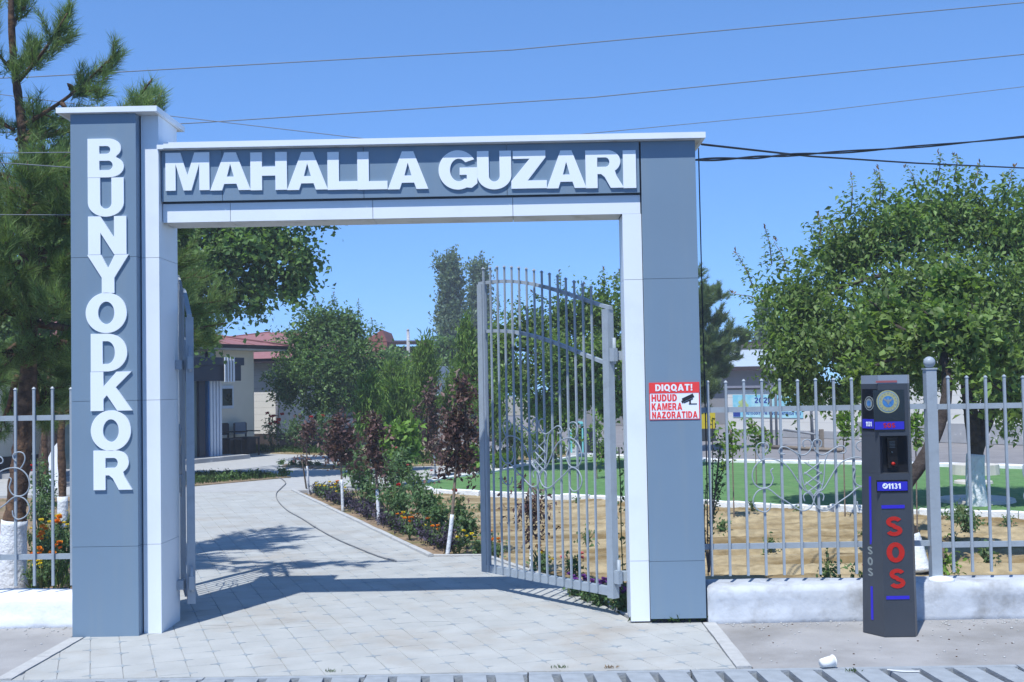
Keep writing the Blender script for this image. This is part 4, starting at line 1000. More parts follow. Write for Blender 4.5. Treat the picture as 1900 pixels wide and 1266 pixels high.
wire('overhead_wire', 'black wire sloping down to the right across the twisted cable', [at(1302, 268, .35), at(1500, 290, 2.5), at(1700, 303, 4.5), at(1900, 312, 6.5), at(2500, 330, 12)], .009, M_wire)
tag(MB().tube(smooth_curve([at(1296, 275, .37), at(1299, 400, .38), at(1303, 560, .40), at(1307, 700, .42), at(1311, 860, .45), at(1313, 1000, .47), at(1314, 1068, .48)], 5), .005, 5).build('drop_cable', M_wire), 'thin black cable hanging down beside the right gate pillar', 'cable')

# ================================================================== TREES AND PLANTS
def limbs_to(mb, start, targets, r0, r1=.012, bend=.25):
    for t in targets:
        s, t = Vector(start), Vector(t); m_ = s.lerp(t, .5)+Vector((random.uniform(-1, 1), random.uniform(-1, 1), random.uniform(-.2, .8)))*bend*(t-s).length*.4
        P = smooth_curve([s, m_, t], 5); mb.tube(P, list(np.linspace(r0, r1, len(P))), 6)
def broad_tree(name, label, base, trunks, clumps, ntw, size, leafm, barkm, per=9, L=.5, white=0, group=None, limb_r=.05, wr=.62, shoots=None, nlimb=14, **kw):
    """trunks: list of (points, radii); clumps: ellipsoids (x,y,z,rx,ry,rz) filled with leafy twigs"""
    t = thing(name, label, 'tree', base, group)
    for k, (pts, rad) in enumerate(trunks):
        lumpy(pts, rad, 10, .06).build('trunk', barkm, t)
    if white:
        pts, rad = trunks[0]; P = smooth_curve(pts, 8); rr = np.interp(np.linspace(0, 1, len(P)), np.linspace(0, 1, len(rad)), rad)
        Q = [p for p in P if p.z < white]; mb = MB()
        if len(Q) < 2: Q = P[:2]
        mb.tube(Q, [rr[i]*1.06+.004 for i in range(len(Q))], 12); mb.build('lime_wash', M_limew, t)
    lb = MB(); top = trunks[0][0][-1]; cc = sorted(clumps, key=lambda c: -c[3]*c[4]*c[5])[:nlimb]
    starts = [Vector(p[0][-1]) for p in trunks]
    for c in cc:
        e = Vector(c[:3]); s = min(starts, key=lambda q: (q-e).length)
        limbs_to(lb, s, [e], limb_r, .012)
        for _ in range(3):
            d = Vector((random.gauss(0, 1), random.gauss(0, 1), random.gauss(.2, 1))).normalized()
            limbs_to(lb, e, [e+Vector((d.x*c[3], d.y*c[4], d.z*c[5]))*.8], .016, .005)
    lb.build('branches', barkm, t)
    pos, dd, sz = twig_leaves(clumps, ntw, per, L, size, **kw)
    leaf_part('crown', leafm, t, pos, dd, sz, wr)
    if shoots:                       # upright leading shoots that break the outline
        P, D, Z = [], [], []; sb = MB()
        for (x, y, z, hx, hz) in shoots:
            n = int(52*abs(hz)/.6)+26; a = Vector((x, y, z)); e = a+Vector((hx, random.uniform(-.1, .1), hz))
            sb.tube([a, a.lerp(e, .5)+Vector((.02, 0, .02)), e], [.010, .007, .003], 4)
            for k in range(n):
                q = a.lerp(e, k/n*.98)+Vector((random.gauss(0, .05), random.gauss(0, .05), random.gauss(0, .02)))*(1.5-k/n)
                P.append(q); D.append(Vector((random.gauss(0, 1), random.gauss(0, 1), -.45))+(e-a).normalized()*.3); Z.append(size*(.95-.35*k/n)*random.uniform(.8, 1.1))
        sb.build('shoots', M_bark3, t)
        leaf_part('shoot_leaves', leafm, t, np.array(P), np.array(D), np.array(Z), wr)
        TP = []; TD = []
        for (x, y, z, hx, hz) in shoots:
            for k in range(4): TP.append((x+hx*(.95+.03*k), y, z+hz*(.95+.03*k))); TD.append((random.gauss(0, .5), random.gauss(0, .5), 1))
        tag(leaf_part('young_tips', M_twig, t, np.array(TP), np.array(TD), np.full(len(TP), size*.7), .4), kind='stuff')
    return t
def clump_px(L, Y, dy=.5):
    """ellipsoids given by where they are seen: (px, py, half width px, half height px, depth offset)"""
    res = []
    for px, py, a, b, o in L:
        c = at(px, py, Y+o); k = CF/(Y+o+CD); res.append((c.x, c.y, c.z, a/k, max(a, b)/k*dy*1.6, b/k))
    return res

# --- big apricot tree on the lawn at right (forked, lime washed trunk)
Bx, By = 6.17, 7.55
cl = clump_px([(1490, 560, 95, 95, 0), (1570, 470, 90, 90, .3), (1665, 420, 95, 85, 0), (1760, 400, 90, 80, .4), (1860, 420, 95, 90, 0), (1940, 470, 90, 100, .2), (1470, 650, 75, 80, -.2),
               (1560, 620, 100, 95, -.6), (1660, 560, 105, 100, -.8), (1760, 540, 105, 100, -.9), (1860, 560, 105, 110, -.8), (1950, 620, 90, 110, -.3), (1640, 680, 90, 55, .3), (1850, 690, 80, 60, .3), (1720, 690, 70, 40, .8), (1890, 700, 60, 70, -.5), (1465, 698, 30, 36, -.1), (1490, 715, 45, 48, .2), (1560, 725, 45, 38, -.2), (1620, 735, 36, 32, .4), (1870, 770, 34, 34, -.6)], By)
sh = [(at(1400, 540, By).x, By, at(1400, 540, By).z, -.25, .55), (at(1420, 560, By).x, By, at(1420, 560, By).z, -.45, .12)]
for px, py, hx, hz in ((1432, 490, -.08, .5), (1520, 460, 0, .45), (1578, 400, .03, .55), (1632, 380, .0, .5), (1640, 360, -.1, .3), (1738, 345, .03, .45), (1770, 335, .02, .35), (1700, 350, -.15, .3), (1805, 350, .1, .35), (1870, 350, .1, .3), (1460, 500, -.15, .4)):
    c = at(px, py, By); sh.append((c.x, By, c.z, hx, hz))
broad_tree('apricot_tree', 'large apricot tree with forked lime washed trunk standing on the green lawn', (Bx, By, 0),
           [([(Bx+.02, By, -.05), (Bx, By, .4), (Bx+.02, By, .75), (Bx+.06, By, .95)], [.135, .115, .11, .12]),
            ([(Bx+.02, By, .85), (Bx-.03, By, 1.3), (Bx-.08, By, 1.8), (Bx-.12, By+.1, 2.4), (Bx-.3, By, 3.2)], [.11, .10, .085, .07, .04]),
            ([(Bx+.05, By, .85), (Bx+.22, By, 1.25), (Bx+.45, By-.05, 1.7), (Bx+.6, By-.1, 2.2), (Bx+1.0, By, 3.1)], [.10, .09, .075, .06, .03])],
           cl, 6300, .086, M_leaf, M_bark2, per=9, L=.45, white=.72, limb_r=.05, shoots=sh, wr=.52, surf=.55, droop=.55)
# --- nearer leaning apricot at the kiosk
Ay = 2.2
pts = [tuple(onz(1708, 1064)), tuple(at(1692, 1000, Ay)), tuple(at(1668, 945, Ay)), tuple(at(1676, 905, Ay)), tuple(at(1708, 862, Ay+.05)), tuple(at(1732, 815, Ay+.1)), tuple(at(1752, 760, Ay+.15)), tuple(at(1757, 705, Ay+.2)), tuple(at(1746, 640, Ay+.3))]
cl = clump_px([(1740, 600, 60, 60, .3), (1690, 640, 50, 40, .6), (1800, 610, 55, 60, .2), (1850, 650, 45, 40, .3), (1640, 590, 60, 60, .9), (1770, 530, 60, 60, .6), (1600, 690, 40, 30, .8), (1880, 740, 26, 28, .5), (1800, 690, 30, 26, .2)], Ay)
broad_tree('apricot_tree', 'leaning apricot trunk with lime washed foot right behind the call pillar', tuple(onz(1708, 1064)),
           [(pts, [.085, .075, .072, .07, .066, .06, .055, .05, .04])], cl, 750, .082, M_leaf, M_bark2, per=8, L=.35, white=.36, limb_r=.03, surf=.5)
# --- apricot seen through the open right leaf
My = 15.5
cl = clump_px([(930, 640, 45, 60, 0), (985, 610, 55, 50, 0), (1055, 590, 50, 55, .3), (1120, 580, 55, 60, 0), (960, 700, 60, 40, -.3), (1040, 670, 70, 60, -.5), (1115, 660, 60, 60, -.3), (1190, 640, 60, 70, 0), (1250, 650, 50, 60, .2), (1080, 730, 60, 35, .2), (1000, 745, 40, 30, .2), (1170, 730, 50, 40, .2)], My)
sh = []
for px, py, hx, hz in ((925, 590, 0, .55), (960, 580, .05, .4), (1040, 550, -.02, .5), (1018, 560, -.35, .2), (1120, 535, 0, .4), (1140, 535, .1, .35), (1080, 560, .05, .35)):
    c = at(px, py, My); sh.append((c.x, My, c.z, hx, hz))
tb = onz(1178, 856); tb = Vector((tb.x, My+.6, 0))
broad_tree('apricot_tree', 'spreading apricot tree with curved dark trunk seen through the right gate leaf', tuple(tb),
           [([tuple(tb), tuple(at(1170, 790, My+.5)), tuple(at(1150, 735, My+.4)), tuple(at(1110, 705, My+.2)), tuple(at(1050, 680, My))], [.15, .12, .10, .085, .05])], cl, 3400, .095, M_leaf, M_bark2, per=8, L=.5, limb_r=.05, shoots=sh)
# --- rounded tree in front of the white house
Ry = 25.6
cl = clump_px([(560, 640, 52, 55, 0), (610, 610, 50, 48, 0), (655, 630, 45, 50, 0), (540, 700, 50, 45, 0), (610, 680, 75, 66, -.6), (680, 690, 58, 62, 0), (590, 600, 40, 36, 0), (640, 600, 40, 36, 0), (532, 726, 34, 28, 0), (730, 690, 45, 50, .5), (600, 745, 50, 28, -.2), (690, 745, 45, 30, 0), (770, 690, 30, 45, .8), (740, 750, 35, 25, .5)], Ry)
sh = [(at(px, py, Ry).x, Ry, at(px, py, Ry).z, 0, hz) for px, py, hz in ((585, 575, .35), (620, 570, .4), (665, 590, .5), (560, 600, .4), (690, 615, .35))]
tb = Vector((at(560, 835, Ry).x, Ry, 0))
broad_tree('rounded_tree', 'dark rounded tree with bent trunk in front of the white sided house', tuple(tb),
           [([tuple(tb), tuple(at(568, 812, Ry)), tuple(at(585, 785, Ry)), tuple(at(600, 760, Ry)), tuple(at(603, 720, Ry))], [.17, .15, .13, .13, .10])], cl, 3900, .10, M_leafd, M_bark2, per=8, L=.5, limb_r=.06, shoots=sh)
# --- big broad-leaved tree behind the pine at left
Ly = 14.
cl = clump_px([(560, 480, 35, 45, 0), (510, 460, 50, 50, 0), (450, 450, 55, 60, -.3), (400, 480, 60, 60, -.4), (480, 520, 50, 35, 0), (545, 520, 38, 28, .2), (420, 550, 40, 30, .2), (350, 500, 60, 80, 0), (300, 420, 90, 90, 0), (360, 590, 35, 35, 0), (420, 400, 80, 60, 0), (200, 420, 90, 120, 0), (130, 320, 60, 70, 0), (90, 480, 80, 120, 0), (200, 560, 80, 80, .3), (250, 330, 60, 50, 0), (385, 625, 22, 26, -.2), (475, 560, 25, 18, .1), (470, 350, 80, 60, 1), (570, 372, 62, 40, 0), (400, 330, 80, 60, 1.5), (590, 378, 34, 24, .5), (520, 350, 80, 50, 3.5), (600, 370, 60, 36, 4), (430, 350, 80, 50, 4.5), (20, 560, 80, 110, .5), (60, 660, 70, 60, .3), (540, 545, 22, 14, 0), (500, 425, 55, 30, 0)], Ly)
broad_tree('plane_tree', 'big broad leaved tree reaching from behind the pine over the roof', (-9, Ly, 0),
           [([(-9.2, Ly, -.05), (-9.1, Ly, 1), (-9, Ly, 2.2), (-8.6, Ly, 3.4)], [.22, .18, .16, .12])], cl, 7200, .108, M_leafd, M_bark2, per=9, L=.6, limb_r=.07, wr=.78, droop=.4)
# --- poplars far away
for k, (px, py, a, b, lab) in enumerate(((836, 560, 30, 76, 'tall narrow poplar left of the pair beyond the gate leaf'), (890, 560, 25, 66, 'slightly shorter poplar hidden partly by the gate leaf stile'))):
    Yp = 58+4*k; cl = clump_px([(px-3+6*(i % 2), py-b+2*b*i/6, a*(.62+.38*math.sin(math.pi*min(1, .25+.7*i/6))), b*.30, 0) for i in range(7)]+[(px, py+40, a*1.0, 40, 0)], Yp, .6)
    broad_tree('poplar', lab, (cl[3][0], Yp, 0), [([(cl[3][0], Yp, 0), (cl[3][0], Yp, 3), (cl[3][0], Yp, 7)], [.25, .2, .08])], cl, 1500, .20, M_leafp, M_bark3, per=7, L=.8, limb_r=.05, upb=1.2, spread=.6, droop=.0, nlimb=5)
# far tree belt pieces
for k, (px, py, a, b, Yd, lm, lab) in enumerate(((760, 690, 60, 34, 40, M_leafp, 'hazy bushy tree below the poplars beyond the annex'), (830, 660, 50, 45, 42, M_leafd, 'dark bushy tree at the foot of the poplars'), (900, 690, 50, 60, 36, M_leafd, 'dense green tree behind the right gate leaf stile'),
                                       (720, 680, 40, 35, 34, M_leafd, 'dark tree right beside the rounded tree'), (1420, 610, 14, 70, 46, M_leafp, 'grey green tree far behind the apricot at right'), (1240, 650, 70, 70, 34, M_leafd, 'far dark tree behind the right gate pillar'))):
    cl = clump_px([(px-a*.4, py+b*.2, a*.6, b*.7, 0), (px+a*.4, py+b*.1, a*.6, b*.75, .5), (px, py-b*.35, a*.55, b*.6, 0), (px, py+b*.5, a*.9, b*.6, 0)], Yd)
    broad_tree('background_tree', lab, (cl[0][0], Yd, 0), [([(cl[2][0], Yd, 0), (cl[2][0], Yd, max(.5, cl[2][2]))], [.2, .08])], cl, 620, .2, lm, M_bark2, per=7, L=.7, limb_r=.04, nlimb=4)
# --- light green feathery young trees in the middle
for k, (px, py, a, b, Yd, lab) in enumerate(((682, 735, 20, 38, 15.5, 'small bright green feathery conifer left of the middle'), (745, 760, 30, 50, 16.5, 'low light green feathery bush with white foot behind the roses'), (790, 690, 36, 62, 20, 'tall feathery light green sapling in the middle of the bed'),
                                       (730, 720, 32, 42, 19, 'feathery light green sapling left of the tallest one'), (868, 660, 26, 70, 19, 'feathery light green sapling just left of the gate leaf'), (845, 720, 30, 50, 21, 'broad feathery light green sapling behind the purple plum'), (915, 720, 26, 50, 18, 'feathery light green sapling behind the gate leaf bars'))):
    cl = clump_px([(px+random.uniform(-.3, .3)*a, py-b+2*b*(i+.5)/6, a*(.35+.75*(i+.5)/6), b*.27, 0) for i in range(6)], Yd, .6)
    t = broad_tree('feathery_tree', lab, (at(px, py, Yd).x, Yd, 0), [([(at(px, py, Yd).x, Yd, 0), (at(px, py, Yd).x, Yd, 1.0), (at(px, py, Yd).x, Yd, max(1.2, cl[0][2]))], [.035, .03, .01])], cl, 620, .15, M_leafb, M_bark3, per=8, L=.45, limb_r=.012, wr=.20, upb=1.6, spread=.45, droop=-.35, nlimb=6)
for k, (px, py, a, b, Yd, lab) in enumerate(((1030, 765, 38, 32, 18, 'low lime green bush seen through the middle of the right gate leaf'), (1128, 745, 18, 40, 17.5, 'slim lime green sapling next to the hinge stile'), (740, 815, 38, 35, 12.6, 'lime green young tree with thin pale stem behind the roses'))):
    cl = clump_px([(px-a*.5, py, a*.55, b*.7, 0), (px+a*.5, py, a*.55, b*.7, 0), (px, py-b*.4, a*.7, b*.6, 0), (px, py+b*.35, a*.7, b*.5, 0)], Yd)
    broad_tree('young_tree', lab, (at(px, py, Yd).x, Yd, 0), [([(at(px, py, Yd).x, Yd, 0), (at(px, py, Yd).x+.02, Yd, max(.4, cl[3][2]))], [.022, .014])], cl, 260, .12, M_leafl, M_bark3, per=7, L=.3, limb_r=.012, droop=.6, nlimb=4, white=.25)

# --- pines
def pine(name, label, base, trunk, boughs, tuft=(.26, 46, .12, .004), needle=M_needle, white=0, cones=0, dens=1., fill=None, bark=M_bark, droopb=.0):
    """boughs: (start, end, width, tufts)"""
    t = thing(name, label, 'tree', base)
    lumpy(trunk[0], trunk[1], 14, .10, 10).build('trunk', bark, t)
    if white:
        P = smooth_curve(trunk[0], 10); rr = np.interp(np.linspace(0, 1, len(P)), np.linspace(0, 1, len(trunk[1])), trunk[1])
        Q = [(p, r) for p, r in zip(P, rr) if p.z < white]
        mb = MB(); mb.tube([q[0] for q in Q], [q[1]*random.uniform(1.05, 1.12)+.006 for q in Q], 18); mb.build('lime_wash', M_limew, t)
    br = MB(); tips, dirs = [], []; cn = []
    for (s, e, wdt, n) in boughs:
        s, e = Vector(s), Vector(e); ax = (e-s); L = ax.length; ax.normalize(); m_ = s.lerp(e, .5)+Vector((0, 0, -.05*L))
        P = smooth_curve([s, m_, e], 6); br.tube(P, list(np.linspace(.012+.012*L, .006, len(P))), 6)
        sx = ax.cross(Vector((0, 0, 1))).normalized() if abs(ax.z) < .95 else Vector((1, 0, 0)); sy = sx.cross(ax)
        for k in range(max(3, int(n*dens/7))):
            u_ = .12+.86*random.random()**.8; i = min(len(P)-1, int(u_*(len(P)-1))); c = P[i]
            ln_ = wdt*(1.25-.75*u_)*random.uniform(.7, 1.35); a = random.uniform(0, 2*math.pi)
            sd = (sx*math.cos(a)+sy*math.sin(a)*.7+ax*random.uniform(.5, 1.1)).normalized()
            q1 = c+sd*ln_*.55+Vector((0, 0, -.03*ln_)); q2 = c+sd*ln_+Vector((0, 0, .22*ln_))
            br.tube([c, q1, q2], [.008, .006, .003], 4)
            for j in range(7):
                w_ = .34+.66*j/6; p = c.lerp(q1, w_/.55) if w_ < .55 else q1.lerp(q2, (w_-.55)/.45)
                d = (q2-q1).normalized()*.9+Vector((0, 0, .35))+Vector((random.gauss(0, .25), random.gauss(0, .25), 0))
                tips.append(p+Vector((random.gauss(0, .02), random.gauss(0, .02), random.gauss(0, .02)))+d.normalized()*.05); dirs.append(d)
        for k in range(5):
            tips.append(e-ax*.09*k+Vector((random.gauss(0, .02), random.gauss(0, .02), 0))); dirs.append(ax+Vector((0, 0, .5)))
        if cones:
            for k in range(cones):
                c = P[random.randrange(2, len(P)-2)]; d = Vector((random.gauss(0, .6), random.gauss(0, .6), random.choice((-.5, .6)))).normalized()*.09
                cn.append(MB().tube([c, c+d*.3, c+d*.7, c+d], [.012, .026, .020, .004], 8))
    br.build('branches', bark, t)
    for q_ in cn[:24]: q_.build('cone', M_cone, t)
    L_, n_, nl, wd = tuft
    needle_part('crown', needle, t, [tuple(v) for v in tips], [tuple(v) for v in dirs], L_, n_, nl, wd)
    return t
# near pine at left with lime washed foot
PY = 2.3
tr = [(-4.79, PY, -.08), (-4.79, PY, .4), (-4.74, PY, .9), (-4.68, PY, 1.5), (-4.63, PY, 2.2), (-4.66, PY+.05, 3.2), (-4.74, PY+.1, 4.3), (-4.79, PY, 5.2), (-4.80, PY, 6.6)]
bo = []
for pxs, pys, pxe, pye, oy, wdt, n in ((40, 235, 220, 95, -.3, .24, 50), (35, 150, 125, 25, -.5, .22, 34), (22, 60, 45, -30, .2, .25, 34), (20, 130, -40, 40, -.3, .3, 40), (130, 165, 190, 165, -.35, .16, 20), (100, 90, 130, 0, -.4, .14, 18),
                                     (30, 300, 100, 300, -.6, .30, 60), (25, 330, -60, 290, -.5, .4, 60), (40, 400, 120, 400, -.7, .34, 80), (35, 420, 60, 330, -1.0, .32, 80), (30, 430, -40, 380, -.9, .4, 80), (45, 500, 130, 470, -.8, .34, 80),
                                     (40, 520, 10, 450, -1.2, .35, 80), (45, 560, 110, 560, -.9, .34, 80), (40, 590, -40, 540, -.8, .4, 80), (50, 620, 150, 640, -.3, .36, 80), (40, 640, -20, 700, -.7, .34, 70), (50, 660, 110, 745, .8, .34, 70),
                                     (60, 420, 240, 330, 1.0, .5, 90), (60, 480, 330, 470, 1.4, .55, 120), (60, 560, 395, 560, 1.8, .48, 130), (60, 600, 420, 600, 1.9, .36, 100), (60, 520, 370, 510, 2.6, .5, 110), (60, 380, 290, 420, 2.2, .55, 100), (60, 640, 385, 620, 2.2, .3, 80),
                                     (50, 300, 150, 260, .9, .4, 80), (50, 260, 285, 165, 1.5, .20, 40), (60, 700, 90, 780, 1.5, .3, 50), (30, 700, 0, 780, 1.6, .4, 60), (30, 560, -80, 640, .8, .5, 80)):
    a = at(pxs, pys, PY); b = at(pxe, pye, PY+oy); bo.append((a, b, wdt, n))
bo += [(Vector((-4.74, PY, 3.3)), at(283, 146, 1.0), .10, 22), (Vector((-4.7, PY, 3.2)), Vector((-3.2, .9, 3.75)), .34, 90), (Vector((-4.7, PY, 3.1)), Vector((-2.35, 1.35, 3.50)), .26, 90), (Vector((-3.5, 1.7, 3.3)), Vector((-1.95, 1.55, 3.52)), .17, 46),
       (at(255, 240, 1.05), at(300, 172, 1.0), .07, 12), (at(255, 240, 1.0), at(258, 178, .95), .07, 14), (at(230, 260, 1.1), at(270, 190, 1.05), .08, 14)]
for pxs, pys, pxe, pye, oy, wdt, n in ((30, 460, -70, 440, .3, .5, 90), (30, 520, -60, 560, .2, .5, 90), (40, 380, 130, 350, .4, .4, 90), (35, 350, -30, 330, .6, .45, 80), (40, 600, 130, 700, 1.2, .4, 90), (30, 640, -60, 680, 1.0, .5, 90), (45, 470, 130, 520, 1.2, .45, 90), (30, 260, 80, 215, .3, .25, 50), (25, 240, -40, 200, .2, .3, 50), (22, 120, 60, 90, .1, .2, 40)):
    a = at(pxs, pys, PY); b = at(pxe, pye, PY+oy); bo.append((a, b, wdt, n))
pine('pine_tree', 'tall pine with lime washed foot behind the railing at the left edge', (-4.79, PY, 0), (tr, [.125, .105, .092, .085, .075, .055, .042, .032, .015]), bo, (.16, 26, .13, .0062), M_needle, white=.62, cones=1, dens=1.5)
# pine behind the right pillar
FY = 22.
tb = at(1262, 700, FY)
bo = []
for k, (pxe, pye) in enumerate(((1318, 545), (1285, 500), (1336, 545), (1352, 580), (1330, 612), (1375, 612), (1388, 628), (1350, 640), (1365, 660), (1330, 660), (1372, 650), (1345, 690), (1320, 690), (1320, 720), (1300, 735), (1230, 560), (1210, 620), (1200, 680), (1310, 590), (1305, 640), (1300, 690))):
    e = at(pxe, pye, FY+random.uniform(-.8, .8)); s = Vector((tb.x, FY, e.z-.35)); bo.append((s, e, .50, 90)); bo.append((s, s.lerp(e, .6)+Vector((0, random.uniform(-1, 1), random.uniform(-.3, .3))), .55, 60))
pine('pine_tree', 'dark layered pine standing just right of and behind the right gate pillar', (tb.x, FY, 0), ([(tb.x, FY, -.05), (tb.x, FY, 2), (tb.x, FY, 4.6)], [.16, .12, .03]), bo, (.24, 46, .14, .014), M_needle2, bark=M_bark2)
# two thin pine saplings left with lime washed stems
for k, (px, pyb, Yd, pyt, lab) in enumerate(((117, 985, 6.4, 790, 'thin brown sapling trunk with lime washed foot beside the white slab'), (86, 938, 9.0, 800, 'thin sapling trunk with lime washed foot left of the white slab'))):
    a = onz(px, pyb); b_ = at(px-3, pyt, a.y); t_ = b_+Vector((.1, 0, 1.2))
    pine('pine_sapling', lab, (a.x, a.y, 0), ([tuple(a-Vector((0, 0, .05))), tuple(a.lerp(b_, .5)), tuple(b_), tuple(t_)], [.06, .05, .045, .02]), [(b_+Vector((0, 0, .15)), b_+Vector((dx, dy, .45)), .3, 46) for dx, dy in ((-.7, 0), (.6, .1), (.2, -.5), (0, .6))]+[(b_+Vector((0, 0, .6)), b_+Vector((dx, dy, 1.0)), .3, 46) for dx, dy in ((-.5, -.2), (.5, .1), (.1, .3))], (.22, 40, .12, .006), M_needle2, white=.38 if k else .5)

# --- purple plum saplings with lime washed stems
def plum(label, base, stem_px, Y, clumps, n, size, name='plum_sapling', leafm=M_purple, white=.45, r=.018, group='purple leaved plum saplings', twin=None):
    base = Vector(base); P = [tuple(base-Vector((0, 0, .06)))]+[tuple(at(x, y, Y)) for x, y in stem_px]
    tr = [(P, list(np.linspace(r, r*.55, len(P))))]
    if twin: tr.append(([tuple(Vector(twin[0])-Vector((0, 0, .05)))]+[tuple(at(x, y, Y)) for x, y in twin[1]], [r*.9, r*.7, r*.5][:1+len(twin[1])] if len(twin[1]) < 3 else list(np.linspace(r*.9, r*.5, 1+len(twin[1])))))
    return broad_tree(name, label, tuple(base), tr, [(a,b,c,d*.82,e*.8,f*.95) for a,b,c,d,e,f in clump_px(clumps, Y, .55)], int(n*.62), size, leafm, M_bark3, per=8, L=.30, surf=.35, white=white, limb_r=.008, wr=.55, upb=.9, droop=.15, group=group, nlimb=8)
plum('purple plum sapling leaning over a lime washed stem nearest the gate leaf', onz(829, 1028), [(838, 965), (845, 880), (850, 800), (856, 720)], 3.82, [(858, 715, 20, 30, 0), (850, 770, 28, 40, 0), (868, 790, 22, 38, 0), (835, 800, 24, 36, 0), (850, 835, 30, 32, 0), (868, 850, 22, 26, 0), (848, 690, 9, 18, 0), (828, 850, 18, 18, 0)], 300, .062)
plum('dark purple plum sapling with a straight lime washed stem in the middle of the bed', onz(703, 966), [(699, 900), (697, 850), (696, 800)], 7.15, [(695, 790, 15, 25, 0), (692, 830, 16, 28, 0), (702, 860, 13, 18, 0), (690, 770, 9, 14, 0)], 190, .068)
plum('broad purple plum sapling left of the middle of the bed', onz(636, 943), [(634, 890), (632, 850), (630, 800)], 8.8, [(625, 790, 24, 26, 0), (642, 810, 24, 26, 0), (618, 825, 20, 24, 0), (638, 845, 18, 20, 0), (628, 775, 14, 12, 0)], 260, .075)
plum('pair of thin lime washed stems with sparse dark leaves at the bed end', onz(573, 912), [(571, 880), (569, 840), (570, 800)], 11.7, [(570, 800, 12, 20, 0), (578, 785, 10, 12, 0), (566, 850, 7, 6, 0)], 80, .08, twin=(onz(569, 905), [(563, 870), (558, 845)]))
plum('purple plum sapling standing behind the leaning one', onz(808, 880), [(806, 850), (800, 790), (797, 730)], 14.6, [(797, 730, 14, 26, 0), (803, 775, 16, 26, 0), (795, 810, 16, 22, 0), (812, 828, 16, 16, 0), (770, 760, 9, 12, 0)], 200, .09)
plum('slender purple sapling with bare foot seen through the right gate leaf bars', onz(985, 1060), [(985, 1010), (984, 960), (984, 900)], 2.9, [(980, 930, 12, 26, 0), (995, 950, 12, 24, 0), (970, 890, 8, 18, 0), (1000, 915, 12, 12, 0), (988, 980, 10, 22, 0)], 110, .05, white=.28, r=.010)
plum('plum sapling with reddish leaves far right of the annex', onz(900, 850), [(899, 800), (898, 760)], 19.5, [(898, 765, 12, 22, 0), (896, 800, 12, 18, 0)], 90, .1)
# thin green saplings behind the railing on the right
for k, (px, pyb, pyt, L_, lab) in enumerate(((1362, 960, 800, [(1356, 800, 12, 30, 0), (1350, 830, 9, 16, 0)], 'droopy green sapling right beside the gate pillar behind the railing'), (1404, 905, 780, [(1392, 790, 10, 22, 0), (1410, 815, 20, 18, 0), (1418, 800, 10, 10, 0)], 'wilting broad leaved sapling below the banner'),
                                       (1568, 960, 770, [(1566, 775, 10, 16, 0), (1575, 790, 8, 12, 0)], 'slim green sapling just left of the call pillar'), (1702, 990, 760, [(1698, 780, 13, 26, 0), (1705, 815, 8, 16, 0)], 'green sapling between the call pillar and the ball topped post'),
                                       (1752, 1064, 1000, [(1752, 1030, 4, 20, 0), (1752, 1050, 4, 10, 0)], 'short green seedling right of the ball topped post'), (1108, 890, 800, [(1108, 790, 12, 30, 0), (1112, 840, 12, 24, 0)], 'leafy green sapling beside the lawn through the gate leaf'), (1070, 850, 800, [(1068, 800, 8, 12, 0)], 'whitewashed young tree at the far edge of the lawn'))):
    b = onz(px, pyb); Y = b.y
    plum(lab, b, [(px-2, (pyb+pyt)/2), (px-4, pyt+6)], Y, L_, 34 if k != 1 else 55, .085 if Y > 4 else .05, 'green_sapling', M_leafl, .0 if k != 6 else .5, .010, 'thin green saplings behind the railings')
# twiggy shrub beside the right pillar
tw_ = thing('twiggy_shrub', 'twiggy half bare shrub climbing beside the right gate pillar', 'shrub', tuple(at(1316, 1060, .75).xy)+(0,))
mb = MB(); P, D = [], []
for px, py, px2, py2 in ((1314, 1062, 1322, 780), (1316, 1062, 1335, 830), (1315, 1062, 1310, 900), (1318, 1000, 1340, 900), (1322, 940, 1346, 860), (1320, 960, 1338, 820)):
    a, b = at(px, py, .75), at(px2, py2, .80); m_ = a.lerp(b, .5)+Vector((random.uniform(-.03, .03), 0, 0)); Q = smooth_curve([a, m_, b], 8); mb.tube(Q, list(np.linspace(.008, .003, len(Q))), 5)
    for q in Q[4:]:
        for _ in range(4): P.append(q+Vector((random.gauss(0, .015), random.gauss(0, .015), random.gauss(0, .02)))); D.append((random.gauss(0, 1), random.gauss(0, 1), .6))
mb.build('stems', M_bark3, tw_); leaf_part('leaves', M_rose, tw_, np.array(P), np.array(D), np.full(len(P), .04), .4)
st = thing('climbing_stem', 'single green climbing stem between the hinge stile and the white pillar edge', 'plant', tuple(at(1155, 1090, .6).xy)+(0,))
Q = smooth_curve([at(1157, 1090, .6), at(1153, 1000, .6), at(1151, 900, .62), at(1148, 830, .62)], 6); MB().tube(Q, .005, 5).build('stem', M_stem, st)
P = [q+Vector((random.gauss(0, .02), 0, random.gauss(0, .03))) for q in Q for _ in range(3)]; leaf_part('leaves', M_rose, st, np.array(P), rng.normal(0, 1, (len(P), 3)), np.full(len(P), .05), .5)

